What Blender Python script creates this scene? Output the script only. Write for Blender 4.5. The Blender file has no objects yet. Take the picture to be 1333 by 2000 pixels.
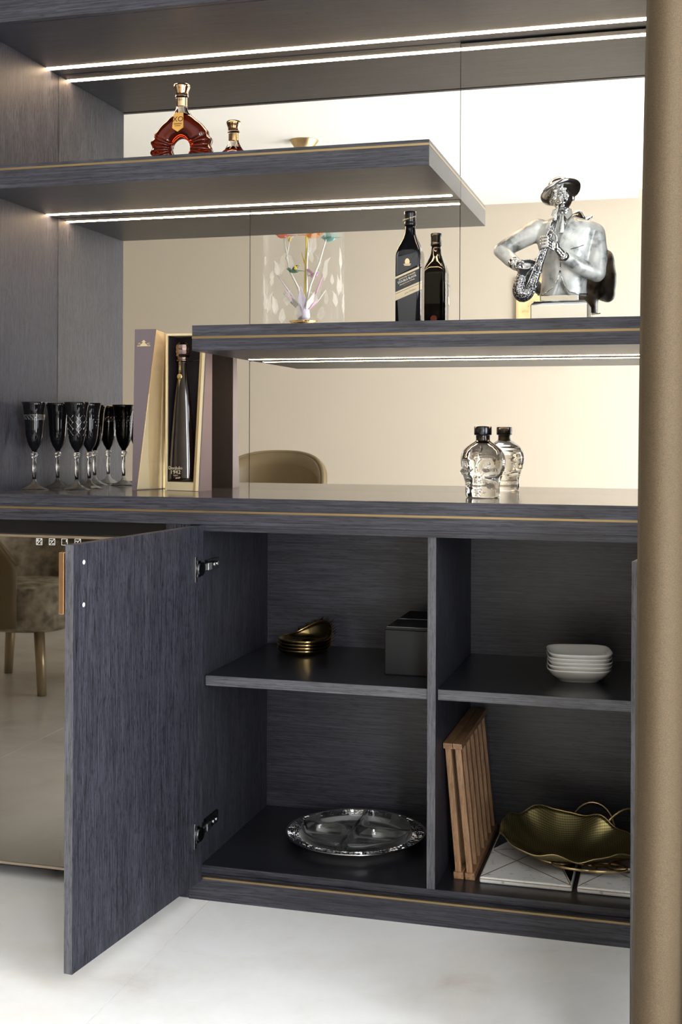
import bpy, bmesh, math, random
from mathutils import Vector, Matrix
random.seed(7)
R_ = math.radians
S = bpy.context.scene
COL = S.collection

# ------------------------------------------------------------------ camera, world, light, exposure
YAW, ROLL = .2687, .004
cam = bpy.data.cameras.new('camera')
cam.sensor_fit = 'HORIZONTAL'; cam.sensor_width = 36.0
cam.lens = 2374.5 / 1333 * 36
cam.shift_y = (844.2 - 1000) / 1333
cam.clip_start = .02
co = bpy.data.objects.new('camera', cam); COL.objects.link(co)
_f = Vector((-math.sin(YAW), math.cos(YAW), 0)); _r = Vector((math.cos(YAW), math.sin(YAW), 0)); _u = Vector((0, 0, 1))
_r, _u = _r*math.cos(ROLL) + _u*math.sin(ROLL), _u*math.cos(ROLL) - _r*math.sin(ROLL)
_m = Matrix((_r, _u, -_f)).transposed().to_4x4(); _m.translation = (1.7772, -3.2678, 1.164)
co.matrix_world = _m
S.camera = co

S.view_settings.view_transform = 'Standard'
S.view_settings.look = 'None'
S.view_settings.gamma = 1.0
S.view_settings.use_curve_mapping = False
S.view_settings.exposure = 0.2

w = bpy.data.worlds.new('sky'); S.world = w; w.use_nodes = True
bg = w.node_tree.nodes['Background']
bg.inputs[0].default_value = (.80, .90, 1.0, 1); bg.inputs[1].default_value = 1.5

def area(name, loc, rot, sx, sy, power, color):
    l = bpy.data.lights.new(name, 'AREA'); l.shape = 'RECTANGLE'; l.size = sx; l.size_y = sy
    l.energy = power; l.color = color
    o = bpy.data.objects.new(name, l); COL.objects.link(o); o.location = loc; o.rotation_euler = rot
    return o
# daylight entering through the two windows of the room (behind and to the right of the camera)
area('daylight_rear_window', (2.80, -4.47, 1.3), (R_(90), 0, 0), .62, 2.1, 120, (.93, .96, 1.0))
area('daylight_side_window', (3.34, -2.30, 1.3), (R_(90), 0, R_(90)), 1.9, 2.1, 212, (.90, .95, 1.0))

S.cycles.max_bounces = 14; S.cycles.transmission_bounces = 14; S.cycles.glossy_bounces = 8
S.cycles.transparent_max_bounces = 16; S.cycles.diffuse_bounces = 5
S.cycles.caustics_reflective = False; S.cycles.caustics_refractive = False
S.cycles.sample_clamp_indirect = 6.0
S.cycles.use_denoising = True

# ------------------------------------------------------------------ materials
def nmat(name):
    m = bpy.data.materials.new(name); m.use_nodes = True
    return m, m.node_tree, m.node_tree.nodes['Principled BSDF']
def mat(name, c, rough=.5, metal=0., trans=0., ior=1.45, spec=.5, emit=0., sheen=0., coat=0., bump=None):
    m, t, b = nmat(name)
    b.inputs['Base Color'].default_value = (*c, 1); b.inputs['Roughness'].default_value = rough
    b.inputs['Metallic'].default_value = metal; b.inputs['Transmission Weight'].default_value = trans
    b.inputs['IOR'].default_value = ior; b.inputs['Specular IOR Level'].default_value = spec
    b.inputs['Coat Weight'].default_value = coat; b.inputs['Coat Roughness'].default_value = .05
    if sheen:
        b.inputs['Sheen Weight'].default_value = sheen; b.inputs['Sheen Roughness'].default_value = .35
        b.inputs['Sheen Tint'].default_value = (min(1, c[0]*3), min(1, c[1]*3), min(1, c[2]*3), 1)
    if emit:
        b.inputs['Emission Color'].default_value = (*c, 1); b.inputs['Emission Strength'].default_value = emit
    if bump:
        n = t.nodes.new('ShaderNodeTexNoise'); n.inputs['Scale'].default_value = bump[0]; n.inputs['Detail'].default_value = 4
        bp = t.nodes.new('ShaderNodeBump'); bp.inputs['Strength'].default_value = bump[1]; bp.inputs['Distance'].default_value = bump[2] if len(bump) > 2 else .002
        tc = t.nodes.new('ShaderNodeTexCoord'); t.links.new(tc.outputs['Object'], n.inputs['Vector'])
        t.links.new(n.outputs['Fac'], bp.inputs['Height']); t.links.new(bp.outputs[0], b.inputs['Normal'])
    return m
def ramp(t, stops):
    r = t.nodes.new('ShaderNodeValToRGB'); e = r.color_ramp.elements
    while len(e) < len(stops): e.new(.5)
    for k, (p, c) in enumerate(stops):
        e[k].position = p; e[k].color = (*c, 1)
    return r
def wood(name, axis, dark, light, rough=.42, along=7., across=190., spec=.5, pore=.38):
    m, t, b = nmat(name); L = t.links.new
    tc = t.nodes.new('ShaderNodeTexCoord')
    def noise(al, ac, det, rg=.6):
        mp = t.nodes.new('ShaderNodeMapping')
        mp.inputs['Scale'].default_value = [al if a == axis else ac for a in 'XYZ']
        L(tc.outputs['Object'], mp.inputs['Vector'])
        n = t.nodes.new('ShaderNodeTexNoise'); n.inputs['Scale'].default_value = 1.; n.inputs['Detail'].default_value = det
        n.inputs['Roughness'].default_value = rg
        L(mp.outputs[0], n.inputs['Vector']); return n
    n1 = noise(along, across, 5)
    r1 = ramp(t, [(.33, dark), (.66, light)]); L(n1.outputs['Fac'], r1.inputs[0])
    n2 = noise(along*5, across*1.05, 2)
    r2 = ramp(t, [(.38, (pore, pore, pore)), (.46, (1, 1, 1))]); L(n2.outputs['Fac'], r2.inputs[0])
    n3 = noise(along*.25, across*.06, 2)
    r3 = ramp(t, [(.3, (.82, .82, .82)), (.7, (1.12, 1.12, 1.12))]); L(n3.outputs['Fac'], r3.inputs[0])
    mx = t.nodes.new('ShaderNodeMix'); mx.data_type = 'RGBA'; mx.blend_type = 'MULTIPLY'; mx.inputs[0].default_value = 1
    L(r1.outputs[0], mx.inputs[6]); L(r2.outputs[0], mx.inputs[7])
    my = t.nodes.new('ShaderNodeMix'); my.data_type = 'RGBA'; my.blend_type = 'MULTIPLY'; my.inputs[0].default_value = 1
    L(mx.outputs[2], my.inputs[6]); L(r3.outputs[0], my.inputs[7])
    L(my.outputs[2], b.inputs['Base Color'])
    b.inputs['Roughness'].default_value = rough; b.inputs['Specular IOR Level'].default_value = spec
    bp = t.nodes.new('ShaderNodeBump'); bp.inputs['Strength'].default_value = .12; bp.inputs['Distance'].default_value = .001
    L(n1.outputs['Fac'], bp.inputs['Height']); L(bp.outputs[0], b.inputs['Normal'])
    return m
DK, LT = (.0085, .0086, .0118), (.055, .056, .073)
M = {}
M['wood_x'] = wood('stained_wood_horizontal', 'X', DK, LT, rough=.36, along=6., across=380., pore=.5)
M['wood_z'] = wood('stained_wood_vertical', 'Z', DK, LT, along=10., across=400., rough=.52, spec=.18)
M['wood_y'] = wood('stained_wood_depth', 'Y', DK, LT)
M['band_x'] = wood('edge_band_horizontal', 'X', (.045, .045, .052), (.125, .125, .142), along=6., across=380., pore=.6)
M['band_z'] = wood('edge_band_vertical', 'Z', (.045, .045, .052), (.125, .125, .142), along=10., across=400., pore=.6)
M['wood_top'] = wood('stained_wood_lacquered', 'X', (.022, .021, .024), (.048, .046, .052), rough=.14, pore=.85)
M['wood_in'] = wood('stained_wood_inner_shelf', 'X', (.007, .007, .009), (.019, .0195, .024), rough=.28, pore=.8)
M['oak'] = wood('oiled_oak', 'Z', (.19, .095, .042), (.36, .20, .10), rough=.45, along=12, across=140, pore=.8)
M['oak_y'] = wood('oiled_oak_rail', 'Y', (.19, .095, .042), (.36, .20, .10), rough=.45, along=12, across=140, pore=.8)
M['gold_inlay'] = mat('brushed_brass_inlay', (.36, .265, .14), .35, 1.)
M['gold'] = mat('polished_gold', (.72, .52, .24), .12, 1.)
M['gold_dark'] = mat('dark_gold', (.36, .26, .11), .16, 1.)
M['gold_sat'] = mat('satin_gold', (.60, .45, .24), .32, 1.)
M['led'] = mat('led_diffuser', (1., .72, .46), .5, emit=58.)
M['mirror'] = mat('mirror_glass', (.90, .862, .80), .0, 1.)
M['dark_gap'] = mat('dark_gap', (.008, .008, .009), .7)
M['black'] = mat('black_plastic', (.006, .006, .007), .3)
M['fridge_glass'] = mat('bronze_mirrored_glass', (.30, .275, .235), .015, 1.)
M['champagne'] = mat('champagne_metal', (.62, .52, .42), .3, 1.)
M['copper'] = mat('brushed_copper', (.66, .40, .22), .28, 1.)
M['icon'] = mat('printed_glow_icon', (.75, .75, .72), .5, emit=.25)  # emission puts a faint glow into the icon print
M['chrome'] = mat('chrome', (.62, .62, .64), .12, 1.)
M['steel'] = mat('nickel', (.52, .52, .54), .22, 1.)
M['steel_dk'] = mat('dark_nickel', (.06, .06, .065), .25, 1.)
M['white_plastic'] = mat('white_plastic', (.75, .75, .78), .4)
M['ceiling'] = mat('ceiling_paint', (.86, .85, .82), .9)
M['wall'] = mat('beige_wall_paint', (.52, .465, .39), .85)
M['black_glass'] = mat('black_glass', (.004, .004, .005), .04, spec=.38)
M['clear'] = mat('clear_glass', (.96, .97, .97), .0, trans=1., ior=1.47)
M['crystal'] = mat('crystal', (.97, .97, .97), .0, trans=1., ior=1.52)
M['vodka'] = mat('filled_clear_glass', (.93, .925, .90), .0, trans=1., ior=1.42)
M['cognac'] = mat('cognac_glass', (.17, .016, .005), .02, trans=.75, ior=1.45)
M['amber_label'] = mat('orange_gold_label', (.78, .42, .10), .4, .25)
M['rose_gold'] = mat('rose_gold', (.80, .55, .33), .10, 1.)
M['ink'] = mat('dark_ink', (.02, .016, .014), .5)
M['label_grey'] = mat('charcoal_label', (.035, .037, .042), .32, coat=.3)
M['label_cream'] = mat('cream_gold_label', (.62, .52, .36), .35, .3)
M['label_white'] = mat('white_print', (.80, .80, .78), .5)
M['label_gold'] = mat('gold_print', (.78, .62, .36), .4, .4)
M['barcode'] = mat('tan_back_label', (.22, .15, .09), .5)
M['red_seal'] = mat('dark_red_seal', (.16, .035, .028), .5)
M['plum'] = mat('plum_paper', (.155, .120, .128), .55)
M['plum_dk'] = mat('dark_plum_lining', (.020, .014, .015), .6)
M['gold_paper'] = mat('gold_paper', (.74, .56, .31), .38, .35)
M['gold_paper2'] = mat('pale_gold_paper', (.84, .70, .44), .35, .35)
M['brown_glass'] = mat('dark_brown_glass', (.012, .006, .004), .05, spec=.8)
M['bronze'] = mat('dark_bronze_cap', (.26, .19, .17), .14, 1.)
M['silver'] = mat('antique_silver', (.62, .62, .61), .16, 1., bump=(60, .15, .003))
M['base_silver'] = mat('satin_silver', (.86, .86, .84), .22, .85)
M['tray_silver'] = mat('bright_tray_silver', (.90, .90, .89), .22, .30)
M['porcelain'] = mat('white_porcelain', (.80, .79, .76), .12, coat=.4)
M['leather'] = mat('black_leather', (.010, .010, .0105), .5, spec=.3, bump=(400, .1, .001))
M['stitch'] = mat('grey_thread', (.34, .33, .32), .8)
M['frame_white'] = mat('white_window_frame', (.8, .8, .8), .4)
M['tan_leather'] = mat('tan_gold_leather', (.17, .125, .065), .42)
M['legs'] = mat('brass_leg', (.42, .34, .23), .3, .6)
M['tabletop'] = mat('brown_stone_top', (.10, .075, .05), .12, bump=(9, .02, .01))
M['frost'] = mat('frosted_etching', (.92, .90, .86), .6, trans=.35)
for k, c in dict(red=(.75, .10, .03), orange=(.85, .28, .05), teal=(.25, .55, .55), green=(.03, .16, .10), yellow=(.85, .65, .08), pink=(.70, .35, .62), lilac=(.72, .66, .82)).items():
    M[k] = mat('glass_paint_' + k, c, .15, trans=.2)

def m_marble_floor():
    m, t, b = nmat('pale_marble'); L = t.links.new
    g = t.nodes.new('ShaderNodeNewGeometry')
    n0 = t.nodes.new('ShaderNodeTexNoise'); n0.inputs['Scale'].default_value = 1.3; n0.inputs['Detail'].default_value = 3
    L(g.outputs['Position'], n0.inputs['Vector'])
    mxv = t.nodes.new('ShaderNodeMix'); mxv.data_type = 'VECTOR'; mxv.inputs[0].default_value = .35
    L(g.outputs['Position'], mxv.inputs[4]); L(n0.outputs['Color'], mxv.inputs[5])
    n = t.nodes.new('ShaderNodeTexNoise'); n.inputs['Scale'].default_value = 3.4; n.inputs['Detail'].default_value = 7; n.inputs['Roughness'].default_value = .62
    L(mxv.outputs[1], n.inputs['Vector'])
    r = ramp(t, [(.24, (.62, .56, .49)), (.42, (.83, .81, .78)), (.60, (.91, .905, .90))]); L(n.outputs['Fac'], r.inputs[0])
    L(r.outputs[0], b.inputs['Base Color'])
    b.inputs['Roughness'].default_value = .16; b.inputs['Specular IOR Level'].default_value = .4
    return m
M['floor'] = m_marble_floor()
def m_marble_board():
    m, t, b = nmat('white_marble'); L = t.links.new
    tc = t.nodes.new('ShaderNodeTexCoord')
    n = t.nodes.new('ShaderNodeTexNoise'); n.inputs['Scale'].default_value = 60; n.inputs['Detail'].default_value = 5
    L(tc.outputs['Object'], n.inputs['Vector'])
    r = ramp(t, [(.28, (.42, .41, .40)), (.42, (.72, .71, .69))]); L(n.outputs['Fac'], r.inputs[0])
    L(r.outputs[0], b.inputs['Base Color']); b.inputs['Roughness'].default_value = .2
    return m
M['marble'] = m_marble_board()
def m_velvet():
    m, t, b = nmat('ochre_velvet'); L = t.links.new
    tc = t.nodes.new('ShaderNodeTexCoord')
    n = t.nodes.new('ShaderNodeTexNoise'); n.inputs['Scale'].default_value = 700; n.inputs['Detail'].default_value = 3
    L(tc.outputs['Object'], n.inputs['Vector'])
    r = ramp(t, [(.3, (.022, .0125, .0034)), (.7, (.062, .0370, .0112))]); L(n.outputs['Fac'], r.inputs[0])
    L(r.outputs[0], b.inputs['Base Color']); b.inputs['Roughness'].default_value = .85
    b.inputs['Sheen Weight'].default_value = .05; b.inputs['Sheen Roughness'].default_value = .3
    b.inputs['Sheen Tint'].default_value = (.85, .66, .40, 1)
    bp = t.nodes.new('ShaderNodeBump'); bp.inputs['Strength'].default_value = .25; bp.inputs['Distance'].default_value = .001
    L(n.outputs['Fac'], bp.inputs['Height']); L(bp.outputs[0], b.inputs['Normal'])
    return m
M['velvet'] = m_velvet()
def m_seat():
    m, t, b = nmat('crushed_velvet'); L = t.links.new
    tc = t.nodes.new('ShaderNodeTexCoord')
    n = t.nodes.new('ShaderNodeTexNoise'); n.inputs['Scale'].default_value = 22; n.inputs['Detail'].default_value = 6
    L(tc.outputs['Object'], n.inputs['Vector'])
    r = ramp(t, [(.35, (.20, .165, .12)), (.65, (.52, .46, .37))]); L(n.outputs['Fac'], r.inputs[0])
    L(r.outputs[0], b.inputs['Base Color']); b.inputs['Roughness'].default_value = .7
    return m
M['seat'] = m_seat()
def m_jacket():
    m, t, b = nmat('pearl_patina'); L = t.links.new
    tc = t.nodes.new('ShaderNodeTexCoord')
    n = t.nodes.new('ShaderNodeTexNoise'); n.inputs['Scale'].default_value = 26; n.inputs['Detail'].default_value = 5
    L(tc.outputs['Object'], n.inputs['Vector'])
    r = ramp(t, [(.34, (.17, .175, .175)), (.46, (.55, .56, .53)), (.66, (.78, .78, .74))]); L(n.outputs['Fac'], r.inputs[0])
    L(r.outputs[0], b.inputs['Base Color']); b.inputs['Roughness'].default_value = .36; b.inputs['Metallic'].default_value = .18
    return m
M['jacket'] = m_jacket()
def m_studs():
    m, t, b = nmat('studded_silver'); L = t.links.new
    tc = t.nodes.new('ShaderNodeTexCoord')
    n = t.nodes.new('ShaderNodeTexVoronoi'); n.inputs['Scale'].default_value = 300; n.inputs['Randomness'].default_value = .35
    L(tc.outputs['Object'], n.inputs['Vector'])
    r = ramp(t, [(.30, (.75, .75, .74)), (.50, (.03, .03, .032))]); L(n.outputs['Distance'], r.inputs[0])
    L(r.outputs[0], b.inputs['Base Color']); b.inputs['Roughness'].default_value = .25; b.inputs['Metallic'].default_value = .9
    bp = t.nodes.new('ShaderNodeBump'); bp.invert = True; bp.inputs['Strength'].default_value = .6; bp.inputs['Distance'].default_value = .002
    L(n.outputs['Distance'], bp.inputs['Height']); L(bp.outputs[0], b.inputs['Normal'])
    return m
M['studs'] = m_studs()
def m_mesh_gold():
    m, t, b = nmat('woven_gold_mesh'); L = t.links.new
    tc = t.nodes.new('ShaderNodeTexCoord'); mp = t.nodes.new('ShaderNodeMapping'); mp.inputs['Rotation'].default_value = (0, 0, .78); mp.inputs['Scale'].default_value = (1, 1, 0)
    L(tc.outputs['Object'], mp.inputs['Vector'])
    c = t.nodes.new('ShaderNodeTexChecker'); c.inputs['Scale'].default_value = 330
    L(mp.outputs[0], c.inputs['Vector'])
    c.inputs[1].default_value = (.50, .42, .19, 1); c.inputs[2].default_value = (.20, .165, .065, 1)
    L(c.outputs[0], b.inputs['Base Color']); b.inputs['Metallic'].default_value = .95; b.inputs['Roughness'].default_value = .30
    bp = t.nodes.new('ShaderNodeBump'); bp.inputs['Strength'].default_value = .4; bp.inputs['Distance'].default_value = .001
    L(c.outputs['Fac'], bp.inputs['Height']); L(bp.outputs[0], b.inputs['Normal'])
    return m
M['gold_mesh'] = m_mesh_gold()
def m_pane():
    m, t, b = nmat('window_pane'); L = t.links.new
    tr = t.nodes.new('ShaderNodeBsdfTransparent'); gl = t.nodes.new('ShaderNodeBsdfGlossy'); gl.inputs['Roughness'].default_value = 0
    mx = t.nodes.new('ShaderNodeMixShader'); mx.inputs[0].default_value = .06
    L(tr.outputs[0], mx.inputs[1]); L(gl.outputs[0], mx.inputs[2])
    L(mx.outputs[0], t.nodes['Material Output'].inputs['Surface'])
    return m
M['pane'] = m_pane()
def m_thin(name, fac, tint, milk=0., cap_=1.):
    m, t, b = nmat(name); L = t.links.new
    tr = t.nodes.new('ShaderNodeBsdfTransparent'); tr.inputs[0].default_value = (*tint, 1)
    gl = t.nodes.new('ShaderNodeBsdfGlossy'); gl.inputs['Roughness'].default_value = .02
    lw = t.nodes.new('ShaderNodeLayerWeight'); lw.inputs[0].default_value = fac
    mn = t.nodes.new('ShaderNodeMath'); mn.operation = 'MINIMUM'; mn.inputs[1].default_value = cap_; L(lw.outputs['Fresnel'], mn.inputs[0])
    mx = t.nodes.new('ShaderNodeMixShader'); L(mn.outputs[0], mx.inputs[0])
    L(tr.outputs[0], mx.inputs[1]); L(gl.outputs[0], mx.inputs[2])
    if milk:
        df = t.nodes.new('ShaderNodeBsdfTranslucent'); df.inputs[0].default_value = (.9, .9, .9, 1)
        m2 = t.nodes.new('ShaderNodeMixShader'); m2.inputs[0].default_value = milk
        L(mx.outputs[0], m2.inputs[1]); L(df.outputs[0], m2.inputs[2]); mx = m2
    L(mx.outputs[0], t.nodes['Material Output'].inputs['Surface'])
    return m
M['dish_glass'] = m_thin('pressed_clear_glass', .36, (.95, .955, .955), .05)
M['foot_glass'] = m_thin('faceted_foot_glass', .45, (.95, .95, .95), .30)  # white milk stands in for bright highlights in the clear foot
M['thin_glass'] = m_thin('thin_clear_glass', .10, (.97, .975, .97), .05, .22)

# ------------------------------------------------------------------ mesh helpers
class MB:
    def __init__(s): s.v = []; s.f = []; s.sm = []
    def add(s, v, f, smooth=False):
        n = len(s.v); s.v += [tuple(p) for p in v]; s.f += [tuple(i + n for i in q) for q in f]; s.sm += [smooth]*len(f)
        return s
    def box(s, x0, x1, y0, y1, z0, z1):
        return s.add([(x, y, z) for z in (z0, z1) for y in (y0, y1) for x in (x0, x1)],
                     [(0, 2, 3, 1), (4, 5, 7, 6), (0, 1, 5, 4), (2, 6, 7, 3), (0, 4, 6, 2), (1, 3, 7, 5)])
    def hexa(s, b, t):      # four bottom and four top points, both counter-clockwise from above
        return s.add(list(b) + list(t), [(3, 2, 1, 0), (4, 5, 6, 7), (0, 1, 5, 4), (1, 2, 6, 5), (2, 3, 7, 6), (3, 0, 4, 7)])
    def rings(s, rings, cap=True, closed=False, smooth=True):
        n = len(rings[0]); v = [p for r in rings for p in r]; f = []
        m = len(rings)
        for i in range(m if closed else m - 1):
            a, b = i*n, ((i + 1) % m)*n
            for k in range(n):
                f.append((a + k, a + (k + 1) % n, b + (k + 1) % n, b + k))
        s.add(v, f, smooth)
        if cap and not closed:
            q = len(s.v) - len(v)
            s.f.append(tuple(q + k for k in reversed(range(n)))); s.sm.append(False)
            s.f.append(tuple(q + (m - 1)*n + k for k in range(n))); s.sm.append(False)
        return s
    def lathe(s, prof, c=(0, 0, 0), seg=40, sx=1., sy=1., power=2., cap=True, smooth=True, rot=0.):
        rs = []
        for k, p in enumerate(prof):
            r, z = p[0], p[1]; pw = p[2] if len(p) > 2 else power
            ring = []
            for i in range(seg):
                a = 2*math.pi*i/seg + (math.pi/seg)
                ca, sa = math.cos(a), math.sin(a)
                x = r*sx*math.copysign(abs(ca)**(2/pw), ca); y = r*sy*math.copysign(abs(sa)**(2/pw), sa)
                if rot: x, y = x*math.cos(rot) - y*math.sin(rot), x*math.sin(rot) + y*math.cos(rot)
                ring.append((c[0] + x, c[1] + y, c[2] + z))
            rs.append(ring)
        return s.rings(rs, cap, smooth=smooth)
    def tube(s, pts, rad, seg=10, cap=True, closed=False, flat=1.):
        pts = [Vector(p) for p in pts]; n = len(pts); rs = []
        if not hasattr(rad, '__len__'): rad = [rad]*n
        ref = None
        for i, p in enumerate(pts):
            if closed: d = pts[(i + 1) % n] - pts[i - 1]
            else: d = pts[min(i + 1, n - 1)] - pts[max(i - 1, 0)]
            d.normalize()
            if ref is None: ref = Vector((0, 0, 1)) if abs(d.z) < .9 else Vector((1, 0, 0))
            a = d.cross(ref).normalized(); b = a.cross(d).normalized(); ref = b
            rs.append([tuple(p + a*math.cos(t)*rad[i]*flat + b*math.sin(t)*rad[i]) for t in [2*math.pi*k/seg for k in range(seg)]])
        return s.rings(rs, cap, closed)
    def ball(s, c, r, rot=None, seg=20, nr=12):
        if not hasattr(r, '__len__'): r = (r, r, r)
        rot = rot or Matrix.Identity(3); c = Vector(c); v = []; f = []
        v.append(tuple(c + rot @ Vector((0, 0, -r[2]))))
        for j in range(1, nr):
            t = math.pi*j/nr - math.pi/2
            for i in range(seg):
                a = 2*math.pi*i/seg
                v.append(tuple(c + rot @ Vector((r[0]*math.cos(t)*math.cos(a), r[1]*math.cos(t)*math.sin(a), r[2]*math.sin(t)))))
        v.append(tuple(c + rot @ Vector((0, 0, r[2])))); last = len(v) - 1
        for i in range(seg):
            f.append((0, 1 + (i + 1) % seg, 1 + i)); f.append((last, last - seg + i, last - seg + (i + 1) % seg))
            for j in range(nr - 2):
                a = 1 + j*seg
                f.append((a + i, a + (i + 1) % seg, a + seg + (i + 1) % seg, a + seg + i))
        return s.add(v, f, True)
    def cyl(s, p0, p1, r0, r1=None, seg=20):
        return s.tube([p0, p1], [r0, r0 if r1 is None else r1], seg)
    def prism(s, poly, fn, d0, d1):  # 2D polygon mapped by fn(a, b, depth)
        n = len(poly)
        v = [fn(a, b, d0) for a, b in poly] + [fn(a, b, d1) for a, b in poly]
        return s.add(v, [tuple(range(n)), tuple(reversed(range(n, 2*n)))] + [(k, n + k, n + (k + 1) % n, (k + 1) % n) for k in range(n)])
    def xf(s, mtx):
        s.v = [tuple(mtx @ Vector(p)) for p in s.v]; return s
    def mesh(s, name, off=(0, 0, 0)):
        me = bpy.data.meshes.new(name)
        me.from_pydata([(p[0] - off[0], p[1] - off[1], p[2] - off[2]) for p in s.v], [], s.f)
        me.polygons.foreach_set('use_smooth', s.sm); me.update()
        bm = bmesh.new(); bm.from_mesh(me); bmesh.ops.recalc_face_normals(bm, faces=bm.faces); bm.to_mesh(me); bm.free()
        return me
ORG = {}
def tag(o, label=None, cat=None, group=None, kind=None):
    if label: o['label'] = label
    if cat: o['category'] = cat
    if group: o['group'] = group
    if kind: o['kind'] = kind
    return o
def thing(name, label, cat, loc=(0, 0, 0), group=None):
    o = bpy.data.objects.new(name, None); o.empty_display_size = .05; COL.objects.link(o)
    o.location = loc; ORG[o.name] = tuple(loc)
    return tag(o, label, cat, group)
def part(name, mb, m, parent=None, bevel=0., label=None, kind=None, org=None, subs=0, solid=0., seg=2):
    """links mb (given in world coordinates, or relative to a parent at the origin) as one mesh object"""
    off = ORG[parent.name] if parent else (org or (0, 0, 0))
    me = mb.mesh(name, off) if isinstance(mb, MB) else mb
    o = bpy.data.objects.new(name, me); COL.objects.link(o)
    for x in (m if isinstance(m, list) else [m]): me.materials.append(M[x])
    if parent: o.parent = parent
    else: o.location = off
    ORG[o.name] = off
    if solid:
        k = o.modifiers.new('thickness', 'SOLIDIFY'); k.thickness = solid; k.offset = 0
    if subs:
        k = o.modifiers.new('smooth', 'SUBSURF'); k.levels = subs; k.render_levels = subs
    if bevel:
        k = o.modifiers.new('edge', 'BEVEL'); k.width = bevel; k.segments = seg; k.limit_method = 'ANGLE'; k.angle_limit = R_(40)
    tag(o, label, kind=kind)
    return o
def struct(name, mb, m, bevel=0., label=None):
    return tag(part(name, mb, m, bevel=bevel, label=label), kind='structure')
def dup(root, loc, label=None, rotz=0., first=None):
    r = root.copy(); COL.objects.link(r); r.location = loc; r.rotation_euler = (0, 0, rotz)
    if label: r['label'] = label
    for ch in root.children:
        c = ch.copy(); COL.objects.link(c); c.parent = r
        for g in ch.children:
            d = g.copy(); COL.objects.link(d); d.parent = c
    return r
def text(parent, s, size, c, right, up, m, name='lettering', sx=1., depth=.0003, shear=0.):
    cu = bpy.data.curves.new(name, 'FONT'); cu.body = s; cu.size = size; cu.align_x = 'CENTER'; cu.align_y = 'CENTER'; cu.extrude = depth; cu.shear = shear
    cu.resolution_u = 3
    o = bpy.data.objects.new('tmp', cu); COL.objects.link(o)
    dg = bpy.context.evaluated_depsgraph_get(); dg.update()
    me = bpy.data.meshes.new_from_object(o.evaluated_get(dg)); bpy.data.objects.remove(o); me.name = name
    right, up, c = Vector(right).normalized(), Vector(up).normalized(), Vector(c); nr = right.cross(up)
    off = Vector(ORG[parent.name]) if parent else Vector()
    for v in me.vertices:
        p = v.co.copy(); v.co = c + right*p.x*sx + up*p.y + nr*p.z - off
    me.materials.clear()
    return part(name, me, m, parent)
def sculpt(mb, voxel, smooth=4, fn=None, factor=.5):
    """fuses overlapping closed shapes into one continuous skin"""
    me = mb.mesh('tmp'); o = bpy.data.objects.new('tmp', me); COL.objects.link(o)
    k = o.modifiers.new('r', 'REMESH'); k.mode = 'VOXEL'; k.voxel_size = voxel; k.use_smooth_shade = True
    if smooth:
        k = o.modifiers.new('s', 'SMOOTH'); k.factor = factor; k.iterations = smooth
    dg = bpy.context.evaluated_depsgraph_get(); dg.update()
    r = bpy.data.meshes.new_from_object(o.evaluated_get(dg)); bpy.data.objects.remove(o); bpy.data.meshes.remove(me)
    if fn:
        for v in r.vertices: v.co = fn(v.co.copy())
    r.polygons.foreach_set('use_smooth', [True]*len(r.polygons)); r.update()
    return r
X_, Y_, Z_ = (1, 0, 0), (0, 1, 0), (0, 0, 1)

# ------------------------------------------------------------------ the room
RX0, RX1, RY0, CZ = -2.6, 3.2, -4.35, 2.6
DF = .444                                            # front plane of the bar (mirror plane is y = 0)
fl = struct('floor', MB().box(RX0, RX1, RY0, .2, -.05, -.003), 'label_white')
tx = [RX0, -1.735, -.535, .665, 1.865, 3.065, RX1]; ty = [RY0, -3.9, -2.7, -1.5, -.3, .2]
for i in range(len(tx) - 1):
    for j in range(len(ty) - 1):
        g = .0011
        part('tile', MB().box(tx[i] + g, tx[i+1] - g, ty[j] + g, ty[j+1] - g, -.02, 0.), 'floor', fl)
struct('wall_bar', MB().box(RX0, RX1, .12, .2, 0, CZ + .1), 'wall')
struct('wall_left', MB().box(RX0 - .1, RX0, RY0, .2, 0, CZ + .1), 'wall')
wr = MB(); wy0, wy1, wz0, wz1 = -3.3, -1.3, .2, 2.4      # right wall with its window opening
wr.box(RX1, RX1 + .1, RY0, wy0, 0, CZ + .1).box(RX1, RX1 + .1, wy1, .2, 0, CZ + .1)
wr.box(RX1, RX1 + .1, wy0, wy1, 0, wz0).box(RX1, RX1 + .1, wy0, wy1, wz1, CZ + .1)
struct('wall_right', wr, 'wall')
fx0, fx1 = 2.46, 3.14
wf = MB().box(RX0, fx0, RY0 - .1, RY0, 0, CZ + .1).box(fx1, RX1, RY0 - .1, RY0, 0, CZ + .1)
wf.box(fx0, fx1, RY0 - .1, RY0, 0, wz0).box(fx0, fx1, RY0 - .1, RY0, wz1, CZ + .1)
struct('wall_rear', wf, 'wall')
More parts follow.
